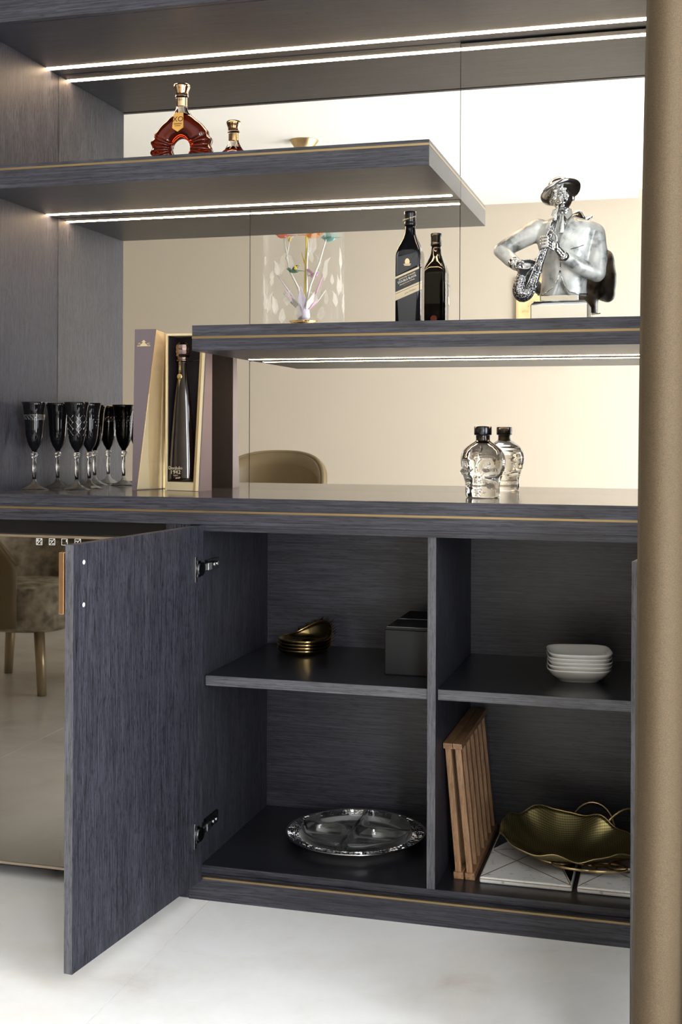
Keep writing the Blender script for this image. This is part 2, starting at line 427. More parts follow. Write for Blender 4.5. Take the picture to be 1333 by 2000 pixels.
# ceiling with the shallow curtain pocket in its far corner
ce = MB().box(RX0, 1.553, RY0, .2, CZ, CZ + .1).box(1.553, RX1, -3.62, .2, CZ, CZ + .1).box(1.553, RX1, RY0, -3.62, CZ + .05, CZ + .1)
struct('ceiling', ce, 'ceiling')
def window(n, p0, p1, axis):
    fr = MB(); t = .05
    def bx(a0, a1, z0, z1, d0, d1):
        (fr.box(a0, a1, d0, d1, z0, z1) if axis == 'X' else fr.box(d0, d1, a0, a1, z0, z1))
    d0, d1 = (RY0 - .08, RY0 - .02) if axis == 'X' else (RX1 + .02, RX1 + .08)
    bx(p0, p0 + t, wz0, wz1, d0, d1); bx(p1 - t, p1, wz0, wz1, d0, d1); bx(p0 + t, p1 - t, wz0, wz0 + t, d0, d1); bx(p0 + t, p1 - t, wz1 - t, wz1, d0, d1)
    mid = (p0 + p1)/2; bx(mid - .025, mid + .025, wz0 + t, wz1 - t, d0, d1)
    w_ = struct('window_%d' % n, fr, 'frame_white')
    for a, b in ((p0 + t, mid - .025), (mid + .025, p1 - t)):
        m_ = (d0 + d1)/2; fr = MB()
        (fr.box(a, b, m_ - .003, m_ + .003, wz0 + t, wz1 - t) if axis == 'X' else fr.box(m_ - .003, m_ + .003, a, b, wz0 + t, wz1 - t))
        part('pane', fr, 'pane', w_)
window(1, fx0, fx1, 'X'); window(2, wy0, wy1, 'Y')

# ------------------------------------------------------------------ the bar: tall panels, canopy, mirrors, shelves, worktop
XE = 1.812                                           # right end of the base unit
ZT, CT, CB = 2.2248, 1.0, .933
t = thing('tall_side_panel', 'tall dark wood panel closing the left end of the bar', 'panel', (-.015, -.2, 0))
part('board', MB().box(-.03, 0, -DF, .118, 0, ZT), 'wood_z', t, .0008)
t = thing('tall_side_panel', 'tall dark wood panel at the curtain end of the bar', 'panel', (XE + .03, -.2, 0))
part('board', MB().box(XE + .03, XE + .06, -DF, .118, 0, ZT), 'wood_z', t, .0008)

cn = thing('bar_canopy', 'dark wood canopy box with a light line under the ceiling above the bar', 'canopy', (.9, -.2, ZT))
part('underside_panel', MB().box(-.03, XE + .06, -DF + .006, -.0745, ZT, ZT + .02).box(-.03, XE + .06, -.0515, .118, ZT, ZT + .02).box(-.03, XE + .06, -.0745, -.0515, ZT + .006, ZT + .02), 'wood_x', cn)
part('fascia', MB().box(-.03, XE + .06, -.462, -DF, ZT - .001, CZ), 'wood_x', cn, .0006)
part('led_strip', MB().box(.0, XE, -.0745, -.0515, ZT - .0005, ZT + .005), 'led', cn, label='glowing warm white light line')

def shelf(name, label, x0, x1, zb, zt, g0, g1, lx0, lx1, end):
    t = thing(name, label, 'shelf', ((x0 + x1)/2, -.22, zb))
    b = MB().box(x0, x1, -DF + .004, -.0715, zb, zt).box(x0, x1, -.0505, -.0015, zb, zt).box(x0, x1, -.0715, -.0505, zb + .006, zt)
    if lx0 > x0: b.box(x0, lx0, -.0715, -.0505, zb, zb + .006)
    if lx1 < x1: b.box(lx1, x1, -.0715, -.0505, zb, zb + .006)
    part('board', b, 'wood_x', t)
    gi = MB().box(x0, x1, -DF + .0034, -DF + .0042, g0, g1)
    if end: gi.box(*((x1 - .0002, x1 + .0006) if end > 0 else (x0 - .0006, x0 + .0002)), -DF + .0034, -.002, g0, g1)
    part('gold_inlay', gi, 'gold_inlay', t)
    part('led_strip', MB().box(lx0, lx1, -.0715, -.0505, zb - .0004, zb + .0055), 'led', t, label='glowing warm white light line')
    return t
shelf('floating_shelf', 'upper dark wood floating shelf fixed to the left panel, brass line along its edge', 0, 1.2123, 1.7973, 1.8585, 1.8449, 1.8503, 0, 1.199, 1)
shelf('floating_shelf', 'lower dark wood floating shelf running behind the curtain, silver bust standing on it', .6117, XE + .03, 1.3658, 1.4292, 1.396, 1.4018, .629, XE + .03, -1)

mg = 'mirror panels behind the shelves'
def mirror(x0, x1, z0, z1, label):
    t = thing('mirror_panel', label, 'mirror', ((x0 + x1)/2, 0, z0), mg); g = .0009
    part('glass', MB().box(x0 + g, x1 - g, 0, .005, z0, z1 - g), 'mirror', t)
    part('backing', MB().box(x0, x1, .0052, .012, z0, z1), 'dark_gap', t)
mirror(0, 1.2105, 1.8585, ZT, 'wide mirror panel above the upper floating shelf')
mirror(0, .6065, CT, 1.7973, 'mirror panel behind the champagne flutes and the gift box')
mirror(.6065, 1.2105, 1.4292, 1.7973, 'mirror panel behind the black whisky bottle')
mirror(1.2105, XE + .03, 1.4292, ZT - .004, 'tall mirror panel behind the silver bust')
mirror(.6065, XE + .03, CT, 1.3658, 'long mirror panel under the lower shelf behind the skull bottle')

wt = thing('worktop', 'long dark wood bar counter top with a brass line in its front edge', 'counter', (.9, -.2, CB))
part('slab', MB().box(0, XE + .03, -DF, .118, CB, CT), ['wood_x', 'wood_top'], wt, .0006)
_sl = bpy.data.objects['slab'].data
for p in _sl.polygons:
    if p.normal.z > .9: p.material_index = 1
part('gold_inlay', MB().box(0, XE + .03, -DF - .0006, -DF + .0003, .9624, .9676), 'gold_inlay', wt)

# ------------------------------------------------------------------ wine fridge at the left
FX0, FX1 = .004, .543
wfz = thing('wine_fridge', 'built-in wine fridge with bronze mirrored glass door', 'fridge', (.27, -.2, 0))
part('body', MB().box(FX0, FX1, -.40, .1, .045, .93), 'black', wfz)
part('plinth', MB().box(FX0, FX1, -.36, .1, 0, .045), 'black', wfz)
dr = part('glass_door', MB().box(FX0, FX1, -.444, -.401, .0425, .889), 'fridge_glass', wfz, .001)
part('top_trim', MB().box(FX0, FX1, -.4455, -.401, .889, .895), 'champagne', wfz)
part('bottom_trim', MB().box(FX0, FX1, -.4455, -.401, .036, .0425), 'champagne', wfz)
hd = part('handle', MB().box(.2696, .2846, -.486, -.470, .699, .857), 'copper', wfz, .002)
part('bracket', MB().box(.273, .281, -.4705, -.444, .83, .842), 'copper', hd); part('bracket', MB().box(.273, .281, -.4705, -.444, .714, .726), 'copper', hd)
def icon(x, z, kind):
    b = MB(); h = .0085; q = .0009; y0, y1 = -.4446, -.4438
    if kind < 3:
        b.box(x - h, x + h, y0, y1, z + h - q, z + h).box(x - h, x + h, y0, y1, z - h, z - h + q).box(x - h, x - h + q, y0, y1, z - h, z + h).box(x + h - q, x + h, y0, y1, z - h, z + h)
    if kind < 2:
        b.prism([(x - h, z - h), (x - h + 1.6*q, z - h), (x + h, z + h), (x + h - 1.6*q, z + h)], lambda a, c, d: (a, d, c), y1, y0)
    o = part('control_icon', b, 'icon', wfz)
    if kind == 0: text(o, '8', .009, (x - .004, y0, z + .003), X_, Z_, 'icon', 'symbol'); text(o, '1', .009, (x + .005, y0, z - .0035), X_, Z_, 'icon', 'symbol')
    if kind == 1: text(o, 'oo', .006, (x - .003, y0, z + .003), X_, Z_, 'icon', 'symbol'); text(o, 'oo', .006, (x + .0035, y0, z - .0045), X_, Z_, 'icon', 'symbol')
    if kind == 2: text(o, 'c', .013, (x + .0065, y0, z + .004), X_, Z_, 'icon', 'symbol')
icon(.191, .878, 0); icon(.2277, .8785, 1); icon(.2635, .879, 2); icon(.301, .8795, 1)
t = thing('filler_panel', 'narrow dark wood panel between the fridge and the open cabinet', 'panel', (.577, -.2, 0))
part('board', MB().box(.5435, .6095, -.4405, .1, 0, CB), 'wood_z', t, .0006)

# ------------------------------------------------------------------ base cabinet
bc = thing('base_cabinet', 'dark wood base cabinet under the counter with open doors and shelves', 'cabinet', (1.21, -.2, 0))
YB = .0925
part('side_panel', MB().box(.6105, .632, -.419, YB, .0586, CB), 'wood_z', bc, .0006)
part('side_panel', MB().box(1.79, XE, -.419, YB, .0586, CB), 'wood_z', bc, .0006)
part('divider', MB().box(1.2086, 1.2295, -.419, YB, .077, .9158), 'wood_z', bc, .0006)
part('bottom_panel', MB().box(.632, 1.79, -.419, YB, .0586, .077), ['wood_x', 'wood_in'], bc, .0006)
part('back_panel', MB().box(.632, 1.79, YB, YB + .012, .077, CB), 'wood_x', bc)
part('top_rail', MB().box(.632, 1.79, -.436, YB, .9158, CB), 'wood_x', bc, .0006)
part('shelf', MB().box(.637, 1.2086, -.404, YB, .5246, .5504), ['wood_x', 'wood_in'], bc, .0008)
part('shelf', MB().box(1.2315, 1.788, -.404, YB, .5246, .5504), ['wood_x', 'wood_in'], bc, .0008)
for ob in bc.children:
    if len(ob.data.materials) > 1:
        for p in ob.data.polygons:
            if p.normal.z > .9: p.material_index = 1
for ob in list(bc.children):
    if ob.name.startswith('divider'): part('edge_band', MB().box(1.2092, 1.2289, -.4198, -.4188, .0775, .9153), 'band_z', ob)
    if ob.name.startswith('shelf'):
        a, b_ = (.6376, 1.2080) if ob.data.vertices[0].co.x + ORG[ob.name][0] < 1 else (1.2321, 1.7874)
        part('edge_band', MB().box(a, b_, -.4048, -.4038, .5254, .5496), 'band_x', ob)
pl = part('plinth', MB().box(.6105, XE + .03, -DF, -.42, 0, .0525).box(.6105, XE + .03, -.42, YB, 0, .0573), 'wood_x', bc)
part('gold_inlay', MB().box(.6115, XE + .03, -DF - .0005, -.436, .0525, .0573), 'gold_inlay', pl)
def door(hx, hy, tx_, ty_, side):
    """board from hinge to tip; side=+1 puts the thickness on the left of that direction"""
    d = Vector((tx_ - hx, ty_ - hy, 0)); L = d.length; d.normalize(); n = Vector((-d.y, d.x, 0))*side
    mt = Matrix((d, n, Vector((0, 0, 1)))).transposed().to_4x4(); mt.translation = (hx, hy, 0)
    o = part('door', MB().box(0, L, 0, .0205, .050, .931).xf(mt), 'wood_z', bc, .0008)
    part('edge_band', MB().box(L - .0002, L + .0008, .0008, .0197, .0505, .9305).xf(mt), 'band_z', o)
    return o, mt, L
d1, mt, L = door(.6465, -.447, .5892, -1.0125, -1)
for zc in (.826, .172):                               # concealed hinges of the left door
    h = part('hinge', MB().box(.036, .046, -.0035, -.0002, zc - .031, zc + .031).xf(mt), 'chrome', d1, .0006)
    # cup, arm and mounting plate reaching back to the side panel
    b = MB().box(.022, .036, -.005, -.0002, zc - .02, zc + .02).cyl((.024, -.0002, zc), (.024, -.010, zc), .017).xf(mt)
    b.box(.634, .648, -.452, -.395, zc - .010, zc + .010).box(.632, .6385, -.40, -.315, zc - .014, zc + .014).box(.6385, .648, -.41, -.345, zc - .007, zc + .007)
    bc_ = part('hinge_arm', b, 'steel_dk', d1)
    part('hinge_link', MB().box(.648, .6505, -.445, -.43, zc - .008, zc + .008).box(.648, .6505, -.42, -.396, zc - .009, zc + .009), 'chrome', d1, .0006)
    for y in (-.375, -.355): part('hinge_screw', MB().cyl((.646, y, zc + .002), (.6505, y, zc + .002), .005, seg=12), 'chrome', d1)
for z in (.892, .8036):
    part('screw', MB().lathe([(.0001, -.0012), (.0032, -.0010), (.0048, -.0002), (.0048, .0002)], (0, 0, 0), 16).xf(mt @ Matrix.Translation((.531, 0, z)) @ Matrix.Rotation(R_(-90), 4, 'X')), 'white_plastic', d1)
d2, mt2, L2 = door(1.800, -.447, 1.7006, -.995, 1)

# ------------------------------------------------------------------ velvet curtain at the right
def curtain():
    t = thing('curtain', 'floor-length ochre brown velvet curtain hanging in front of the right door', 'curtain', (2.1, -1.3, 0))
    rows = []; nz = 28
    def fold(s, z):                                   # s = distance along the heading
        ph = s/.085*2*math.pi
        y = -1.300 - .043*math.cos(ph) - .012*math.cos(ph*.37 + 1.1) + .006*math.sin(z*2.1 + s*9)
        x = s + .016*math.sin(ph)
        return x, y
    ns = 190; v = []; f = []
    for j in range(nz + 1):
        z = .008 + (CZ - .03 - .008)*j/nz
        x0 = 1.7066 + (z - .233)*.01315 + .0225 + .0025*math.sin(z*3.3)
        for i in range(ns + 1):
            s = .78*i/ns - .018
            x, y = fold(s, z)
            v.append((x0 + x + .018, y, z))
    for j in range(nz):
        for i in range(ns):
            a = j*(ns + 1) + i
            f.append((a, a + 1, a + ns + 2, a + ns + 1))
    b = MB(); b.add(v, f, True)
    part('cloth', b, 'velvet', t, solid=.006)
    part('track', MB().box(1.70, 2.56, -1.33, -1.27, CZ - .025, CZ), 'frame_white', t)
curtain()

# ------------------------------------------------------------------ cognac bottle on the upper shelf
def cognac():
    o = (.4805, -.2005, 1.8585)
    t = thing('cognac_bottle', 'ring-shaped bottle of red-brown cognac with gold stopper on the upper shelf', 'bottle', o)
    cx, cy, cz = o; zc = .0735
    rho = [(-90, .0735), (-60, .083), (-40, .0875), (-20, .0875), (0, .087), (20, .088), (39, .0865), (60, .087), (74, .093), (90, .097)]
    def R(a):
        d = math.degrees(math.asin(max(-1, min(1, math.sin(a)))))
        for (a0, r0), (a1, r1) in zip(rho, rho[1:]):
            if d <= a1: return r0 + (r1 - r0)*(d - a0)/(a1 - a0)
        return rho[-1][1]
    rings = []; n = 160; m = 20
    for i in range(n):
        a = 2*math.pi*i/n; d = math.degrees(math.asin(math.sin(a)))
        rib = max(0, min(1, (34 - d)/12))
        amp = rib*.0030*math.cos(math.radians(d + 6)*360/19.)
        ro = R(a) + amp; ri = .0265; c0 = (ro + ri)/2; h = (ro - ri)/2
        ring = []
        for k in range(m):
            q = 2*math.pi*k/m
            rr = c0 + h*math.cos(q); yy = (.0255 + amp*.9)*math.copysign(abs(math.sin(q))**.8, math.sin(q))
            ring.append((cx + rr*math.cos(a), cy + yy, max(cz, cz + zc + rr*math.sin(a))))
        rings.append(ring)
    b = MB().rings(rings, closed=True)
    part('body', b, 'cognac', t)
    part('neck', MB().lathe([(.034, .152), (.030, .160), (.0245, .168), (.0195, .177), (.0165, .184), (.0155, .192), (.0155, .211), (.0195, .2125), (.0195, .2165), (.016, .218)], o, 32, sy=.62), 'clear', t)
    part('stopper', MB().lathe([(.0175, .218), (.0172, .226), (.0205, .235), (.0225, .240), (.0225, .2445), (.020, .247), (.0001, .2472)], o, 36), 'rose_gold', t)
    part('neck_label', MB().lathe([(.0162, .188), (.0162, .210)], o, 32, sy=.66, cap=False), 'rose_gold', t)
    fn = lambda a, z, d: (cx + a, cy + d, cz + z)
    lb = part('label', MB().prism([(-.0158, .1235), (0, .1130), (.0158, .1235), (.0128, .1655), (-.0128, .1655)], lambda a, z, d: (cx + a, cy - .0272 + d + (z - .12)*.14, cz + z), 0., -.003), 'amber_label', t)
    text(lb, 'XO', .0205, (cx, cy - .0268, cz + .1470), X_, (0, .14, 1), 'ink', sx=1.0)
    text(lb, 'GRANDE', .0058, (cx, cy - .0286, cz + .1345), X_, (0, .14, 1), 'ink')
    text(lb, 'COGNAC', .0040, (cx, cy - .0293, cz + .1290), X_, (0, .14, 1), 'ink')
    text(t, 'D I', .008, (cx, cy - .0110, cz + .2045), X_, Z_, 'ink')
cognac()

# ------------------------------------------------------------------ black whisky bottle on the lower shelf
def whisky():
    o = (1.1105, -.178, 1.4292); cx, cy, cz = o
    t = thing('whisky_bottle', 'square black whisky bottle with slanted gold label on the lower shelf', 'bottle', o)
    h = .0332
    part('body', MB().lathe([(.030, 0, 7), (h, .004, 9), (h, .19, 9), (.0325, .2, 7), (.0295, .212, 4.5), (.0245, .225, 3), (.0185, .239, 2.3), (.0150, .250, 2), (.0135, .262, 2), (.0132, .273, 2)], o, 64), 'black_glass', t)
    part('cap', MB().lathe([(.0150, .2715), (.0158, .2725), (.0158, .279), (.0146, .2805), (.0152, .282), (.0150, .296), (.0160, .2985), (.0160, .3055), (.0150, .3075), (.0001, .3078)], o, 36), 'black', t)
    y = cy - h - .0003
    fn = lambda a, z, d: (cx + a, y - d, cz + z)
    k = math.tan(R_(22))
    W = .0285
    # arched charcoal panel on the shoulder, lower trapezoid panel
    arch = [(-W, .150 + k*-W), (W, .150 + k*W + .004)] + [(W*math.cos(a), .186 + .0265*math.sin(a)) for a in [math.pi*i/14 for i in range(15)]]
    part('label_panel', MB().prism(arch, lambda a, z, d: (cx + a, y - d + max(0, z - .198)*.55, cz + z), 0, .0004), 'label_grey', t)
    part('label_panel', MB().prism([(-.021, .004), (.021, .004), (.0255, .088 + k*.0255), (-.0255, .088 - k*.0255)], fn, 0, .0004), 'label_grey', t)
    Wb = .0312
    def band(z0, z1, m, nm='label_band', dep=.0008):
        p = part(nm, MB().prism([(-Wb, z0 - k*Wb), (Wb, z0 + k*Wb), (Wb, z1 + k*Wb), (-Wb, z1 - k*Wb)], fn, 0, dep), m, t)
        part('band_return', MB().prism([(-.0312, z0 + k*.0345), (-.010, z0 + k*.045), (-.010, z1 + k*.045), (-.0312, z1 + k*.0345)], lambda a, z, d: (cx + h + d, cy + a, cz + z), 0, .0006), m, p)
        return p
    band(.1090, .1455, 'label_grey')
    band(.1425, .1478, 'label_cream', dep=.0011); band(.1040, .1085, 'label_cream', dep=.0011)
    lab = band(.0865, .1030, 'label_cream', dep=.0011)
    up = (-k, 0, 1); rt = (1, 0, k); yf = y - .0013
    text(t, 'JOHNNIE WALKER', .0056, (cx, yf, cz + .1365), rt, up, 'label_gold')
    text(t, 'DOUBLE BLACK', .0074, (cx, yf, cz + .1288), rt, up, 'label_white', sx=.98)
    text(t, 'Blended Scotch Whisky', .0044, (cx, yf, cz + .1215), rt, up, 'label_gold', shear=.3)
    text(t, 'TRIPLE MATURED', .0028, (cx, yf, cz + .1155), rt, up, 'barcode')
    text(lab, 'John Walker', .0062, (cx + .008, yf, cz + .0975), rt, up, 'barcode', shear=.4)
    # crest over the band
    cr = MB(); z = .172
    cr.prism([(-.0055, z - .003), (.0055, z - .003), (.0065, z + .003), (.004, z + .0085), (0, z + .0105), (-.004, z + .0085), (-.0065, z + .003)], fn, .0004, .0007)
    cr.prism([(-.010, z - .0055), (.010, z - .0055), (.0092, z - .0035), (-.0092, z - .0035)], fn, .0004, .0007)
    cr.prism([(-.008, z - .0085), (.008, z - .0085), (.0075, z - .0065), (-.0075, z - .0065)], fn, .0004, .0007)
    part('crest', cr, 'label_gold', t)
    text(t, 'Johnnie Walker', .0056, (cx, cy - .0155, cz + .2885), (1, 0, .25), (-.25, 0, 1), 'label_gold', shear=.4)
    # back label, seen in the mirror
    bk = lambda a, z, d: (cx + a, cy + h + .0003 + d, cz + z)
    p = part('back_label', MB().prism([(-.016, .030), (.016, .030), (.016, .046), (-.016, .046)], bk, 0, .0005), 'barcode', t)
    bb = MB(); x = -.009
    for i in range(14):
        w_ = random.choice((.0005, .0008, .0012)); bb.prism([(x, .032), (x + w_, .032), (x + w_, .043), (x, .043)], bk, .0005, .0008); x += w_ + .0007
    part('barcode_lines', bb, 'ink', p)
    part('back_seal', MB().prism([(.0095*math.cos(a), .060 + .0095*math.sin(a)) for a in [2*math.pi*i/24 for i in range(24)]], bk, 0, .0005), 'red_seal', t)
whisky()

# ------------------------------------------------------------------ silver bust of a saxophone player
def bust():
    O = Vector((1.503, -.225, 1.4292))
    t = thing('saxophonist_bust', 'silver bust of a saxophonist in hat and pale jacket on the lower shelf', 'sculpture', tuple(O))
    def P(u, v, y=0.):                                # photograph-sized layout of the figure, in metres around its base
        return Vector(((u - 1099)/791, y, (636 - v)/791))
    part('plinth', MB().box(-.0695, .0695, -.055, .055, 0, .050).add([], []).xf(Matrix.Translation(O)), 'base_silver', t, .003, seg=3)
    b = MB(); b.hexa([(-.069, -.054, .050), (.069, -.054, .050), (.069, .054, .050), (-.069, .054, .050)], [(-.062, -.047, .058), (.062, -.047, .058), (.062, .047, .058), (-.062, .047, .058)])
    b.box(-.048, .046, -.038, .038, .058, .0725)
    part('plinth_step', b.xf(Matrix.Translation(O)), 'silver', t, .002)
    # jacket: torso, sleeves
    b = MB()
    def cap(p, q, r0, r1, n=22, flat=1.):
        for i in range(n + 1):
            k = i/n; b.ball(p.lerp(q, k), r0 + (r1 - r0)*k, seg=14, nr=9)
    rings = []
    for v, c, wx, wy in ((580, 1102, .058, .040), (560, 1104, .056, .042), (530, 1107, .056, .043), (500, 1108, .062, .046), (470, 1109, .073, .047), (450, 1109, .080, .043), (437, 1108, .074, .036), (430, 1106, .050, .028), (424, 1105, .028, .022)):
        c0 = P(v=v, u=c); rings.append([(c0.x + wx*math.copysign(abs(math.cos(a))**.85, math.cos(a)), wy*math.sin(a), c0.z) for a in [2*math.pi*k/40 for k in range(40)]])
    b.rings(rings)
    cap(P(1054, 446, .0), P(1018, 466, -.008), .028, .024); cap(P(1018, 466, -.008), P(984, 487, -.018), .024, .0205)
    cap(P(984, 487, -.018), P(1004, 508, -.040), .0205, .018); cap(P(1004, 508, -.040), P(1018, 520, -.058), .018, .0155)
    cap(P(1162, 458, .004), P(1170, 500, -.004), .027, .024); cap(P(1170, 500, -.004), P(1168, 537, -.016), .024, .0215)
    cap(P(1168, 537, -.016), P(1138, 526, -.046), .0215, .019); cap(P(1138, 526, -.046), P(1110, 508, -.066), .019, .0155)
    def folds(p):
        q = p*1.0
        n = .0007*math.sin(p.x*150 + p.z*110) * math.sin(p.z*90 - p.x*60)
        d = Vector((p.x, p.y, 0)); d = d.normalized() if d.length > 1e-5 else Vector((0, 0, 0))
        # open jacket front below the button
        if p.y < 0 and p.z < .115:
            gx = (p.x - .003); wgap = max(0., (.115 - p.z))*.42
            if abs(gx) < wgap: q.y += .010*min(1, (wgap - abs(gx))/.006)
        return q + d*n
    jm = sculpt(b, .0034, 5, folds)
    for v in jm.vertices: v.co += O - Vector(ORG[t.name])
    part('jacket', jm, 'jacket', t)
    # lapels, seams and hem edging follow the chest
    TR = [(580, 1102, .058, .040), (560, 1104, .056, .042), (530, 1107, .056, .043), (500, 1108, .062, .046), (470, 1109, .073, .047), (450, 1109, .080, .043), (437, 1108, .074, .036), (430, 1106, .050, .028), (424, 1105, .028, .022)]
    def chest(u, v, off=.001):
        for a_, c_ in zip(TR, TR[1:]):
            if a_[0] >= v >= c_[0]:
                k = (a_[0] - v)/(a_[0] - c_[0]); uc, wx, wy = [a_[i] + (c_[i] - a_[i])*k for i in (1, 2, 3)]; break
        else: uc, wx, wy = (1105, .028, .022) if v < 424 else TR[0][1:]
        x = (u - uc)/791/wx
        return P(u, v, -wy*math.sqrt(max(0.03, 1 - x*x)) - off)
    def patch(poly, n=7, off=.0030, th=.0022):        # two edge polylines of equal length -> thin raised strip
        a_, c_ = poly; b = MB(); rows = []
        def at(pl_, k):
            q = k*(len(pl_) - 1); i = min(int(q), len(pl_) - 2); f_ = q - i
            return pl_[i][0] + (pl_[i+1][0] - pl_[i][0])*f_, pl_[i][1] + (pl_[i+1][1] - pl_[i][1])*f_
        for i in range(n + 1):
            (u0, v0), (u1, v1) = at(a_, i/n), at(c_, i/n)
            m_ = [chest(u0 + (u1 - u0)*t_/3, v0 + (v1 - v0)*t_/3, off + th) for t_ in range(4)]
            lo = [chest(u0 + (u1 - u0)*t_/3, v0 + (v1 - v0)*t_/3, -.002) for t_ in (3, 2, 1, 0)]
            rows.append([tuple(p + O) for p in m_ + lo])
        return b.rings(rows, smooth=False)
    part('lapel', patch(([(1119, 425), (1115, 440), (1108, 455), (1101, 472), (1098, 484)], [(1128, 430), (1138, 446), (1126, 458), (1113, 472), (1099, 485)])), 'jacket', t, .0006)
    part('lapel', patch(([(1090, 425), (1090, 440), (1092, 455), (1095, 472), (1097, 484)], [(1082, 430), (1070, 446), (1077, 458), (1087, 472), (1096, 485)])), 'jacket', t, .0006)
    for ln in ([(1120, 492), (1128, 490), (1137, 487), (1144, 484)], [(1099, 486), (1100, 505), (1101, 528)]):
        part('seam', MB().tube([chest(u, v, .0018) + O for u, v in ln], .0009, 6), 'steel_dk', t)
    b = MB().tube([P(1101, 533, -.0525), P(1103, 545, -.0515), P(1108, 560, -.050), P(1118, 574, -.047), P(1135, 578, -.041), P(1152, 577, -.022)], .0014, 8)
    b.tube([P(1100, 533, -.0525), P(1096, 550, -.051), P(1086, 565, -.048), P(1070, 577, -.043), P(1056, 577, -.025)], .0014, 8)
    b.ball(P(1100, 528, -.0555), (.0022, .0014, .0022), seg=10, nr=6)
    part('hem', b.xf(Matrix.Translation(O)), 'silver', t)
    b = MB()
    for s in (-1, 1):
        b.prism([(.004 + s*.003, .288), (.004 + s*.022, .284), (.004 + s*.026, .268), (.004 + s*.014, .255), (.004 + s*.004, .270)][::s], lambda a, z, d: (a, d - .024 - (.288 - z)*.42, z), .006, -.0015)
    b.hexa([(-.004, -.050, .222), (.012, -.050, .222), (.012, -.046, .222), (-.004, -.046, .222)], [(.000, -.036, .272), (.008, -.036, .272), (.008, -.030, .272), (.000, -.030, .272)])
    part('shirt_collar', b.xf(Matrix.Translation(O)), 'silver', t, .001)
    # shirt, neck, head
    b = MB()
    b.cyl(P(1104, 440, -.004), P(1101, 408, -.010), .020, .0165, 24).ball(P(1104, 452, -.026), (.016, .016, .030))
    Hc = P(1100, 386, -.014); tilt = Matrix.Rotation(R_(-9), 3, 'Y') @ Matrix.Rotation(R_(-14), 3, 'X')
    def hd(x, y, z): return Hc + tilt @ Vector((x, y, z))
    b.ball(Hc, (.026, .030, .034), tilt, 28, 20).ball(hd(0, -.008, -.016), (.021, .022, .023), tilt)
    b.ball(hd(0, -.016, -.033), (.011, .012, .009), tilt)
    for s in (-1, 1):
        b.ball(hd(s*.0275, .004, -.004), (.004, .007, .0105), tilt)            # ears
        b.ball(hd(s*.0105, -.0245, .0075), (.009, .006, .0035), tilt)          # brows
        b.ball(hd(s*.0105, -.0262, .0005), (.0055, .0045, .0036), tilt)        # lids
        b.ball(hd(s*.0155, -.0225, -.0105), (.0075, .0070, .0080), tilt)       # cheeks
        b.ball(hd(s*.0048, -.0310, -.0110), (.0035, .0040, .0030), tilt)       # nostrils
    b.tube([hd(0, -.027, .008), hd(0, -.0315, -.001), hd(0, -.0365, -.0095)], [.0035, .0042, .0056], 10)
    b.ball(hd(0, -.0300, -.0195), (.0088, .0050, .0026), tilt).ball(hd(0, -.0285, -.0245), (.0080, .0050, .0028), tilt)
    def face(p):
        q = tilt.inverted() @ (p - Hc)
        if q.y < 0:
            for s in (-1, 1):
                g = math.exp(-(((q.x - s*.0105)/.0060)**2 + ((q.z - .0030)/.0030)**2)); p = p + tilt @ Vector((0, .0022*g, 0))
                g = math.exp(-(((q.x - s*.0115)/.0025)**2 + ((q.z + .017)/.007)**2)); p = p + tilt @ Vector((0, .0018*g, 0))
        return p
    hm = sculpt(b, .0017, 2, face)
    for v in hm.vertices: v.co += O - Vector(ORG[t.name])
    head = part('head', hm, 'silver', t)
    # hat pushed back and tilted
    ht = Matrix.Translation(hd(0, .006, .0125) + O) @ (Matrix.Rotation(R_(-21), 4, 'Y') @ Matrix.Rotation(R_(-19), 4, 'X'))
    b = MB().lathe([(.0285, -.001), (.040, -.0025), (.0495, .001), (.0515, .005), (.0500, .0068), (.041, .0035), (.0305, .0055), (.0300, .014), (.0285, .026), (.024, .0325), (.015, .034), (.006, .0315), (.0001, .031)], (0, 0, 0), 44, sx=1.0, sy=1.06)
    hat = part('hat', b.xf(ht), 'silver', t)
    part('hat_band', MB().lathe([(.0308, .0055), (.0306, .0125)], (0, 0, 0), 44, sy=1.06, cap=False).xf(ht), 'steel_dk', hat)
    # saxophone
    pts = [P(1104, 401, -.052), P(1099, 411, -.070), P(1096, 424, -.078), P(1092, 440, -.078), P(1083, 466, -.080), P(1074, 492, -.083), P(1064, 520, -.086), P(1056, 546, -.088), P(1049, 566, -.088), P(1041, 580, -.088), P(1031, 583, -.088), P(1026, 574, -.089), P(1027, 562, -.090), P(1030, 551, -.0915), P(1033, 543, -.093)]
    rad = [.0026, .0030, .0036, .0062, .0078, .0090, .0102, .0116, .0132, .0155, .0175, .0178, .0160, .0145, .0130]
    pp = []; rr = []
    for i in range(len(pts) - 1):
        for k in range(4):
            pp.append(pts[i].lerp(pts[i+1], k/4)); rr.append(rad[i] + (rad[i+1] - rad[i])*k/4)
    pp.append(pts[-1]); rr.append(rad[-1])
    for _ in range(2):
        pp = [pp[0]] + [(pp[i-1] + pp[i]*2 + pp[i+1])/4 for i in range(1, len(pp) - 1)] + [pp[-1]]
    sx = part('saxophone', MB().tube(pp, rr, 20).xf(Matrix.Translation(O)), 'studs', t)
    rim = [P(1040, 524, -.101) + Vector((.0250*math.cos(a), .015*math.sin(a), .0130*math.sin(a))) for a in [2*math.pi*k/30 for k in range(30)]]
    mid = [P(1037, 533, -.097) + Vector((.0180*math.cos(a), .0125*math.sin(a), .0085*math.sin(a))) for a in [2*math.pi*k/30 for k in range(30)]]
    deep = [P(1033, 546, -.093) + Vector((.0125*math.cos(a), .0105*math.sin(a), .003*math.sin(a))) for a in [2*math.pi*k/30 for k in range(30)]]
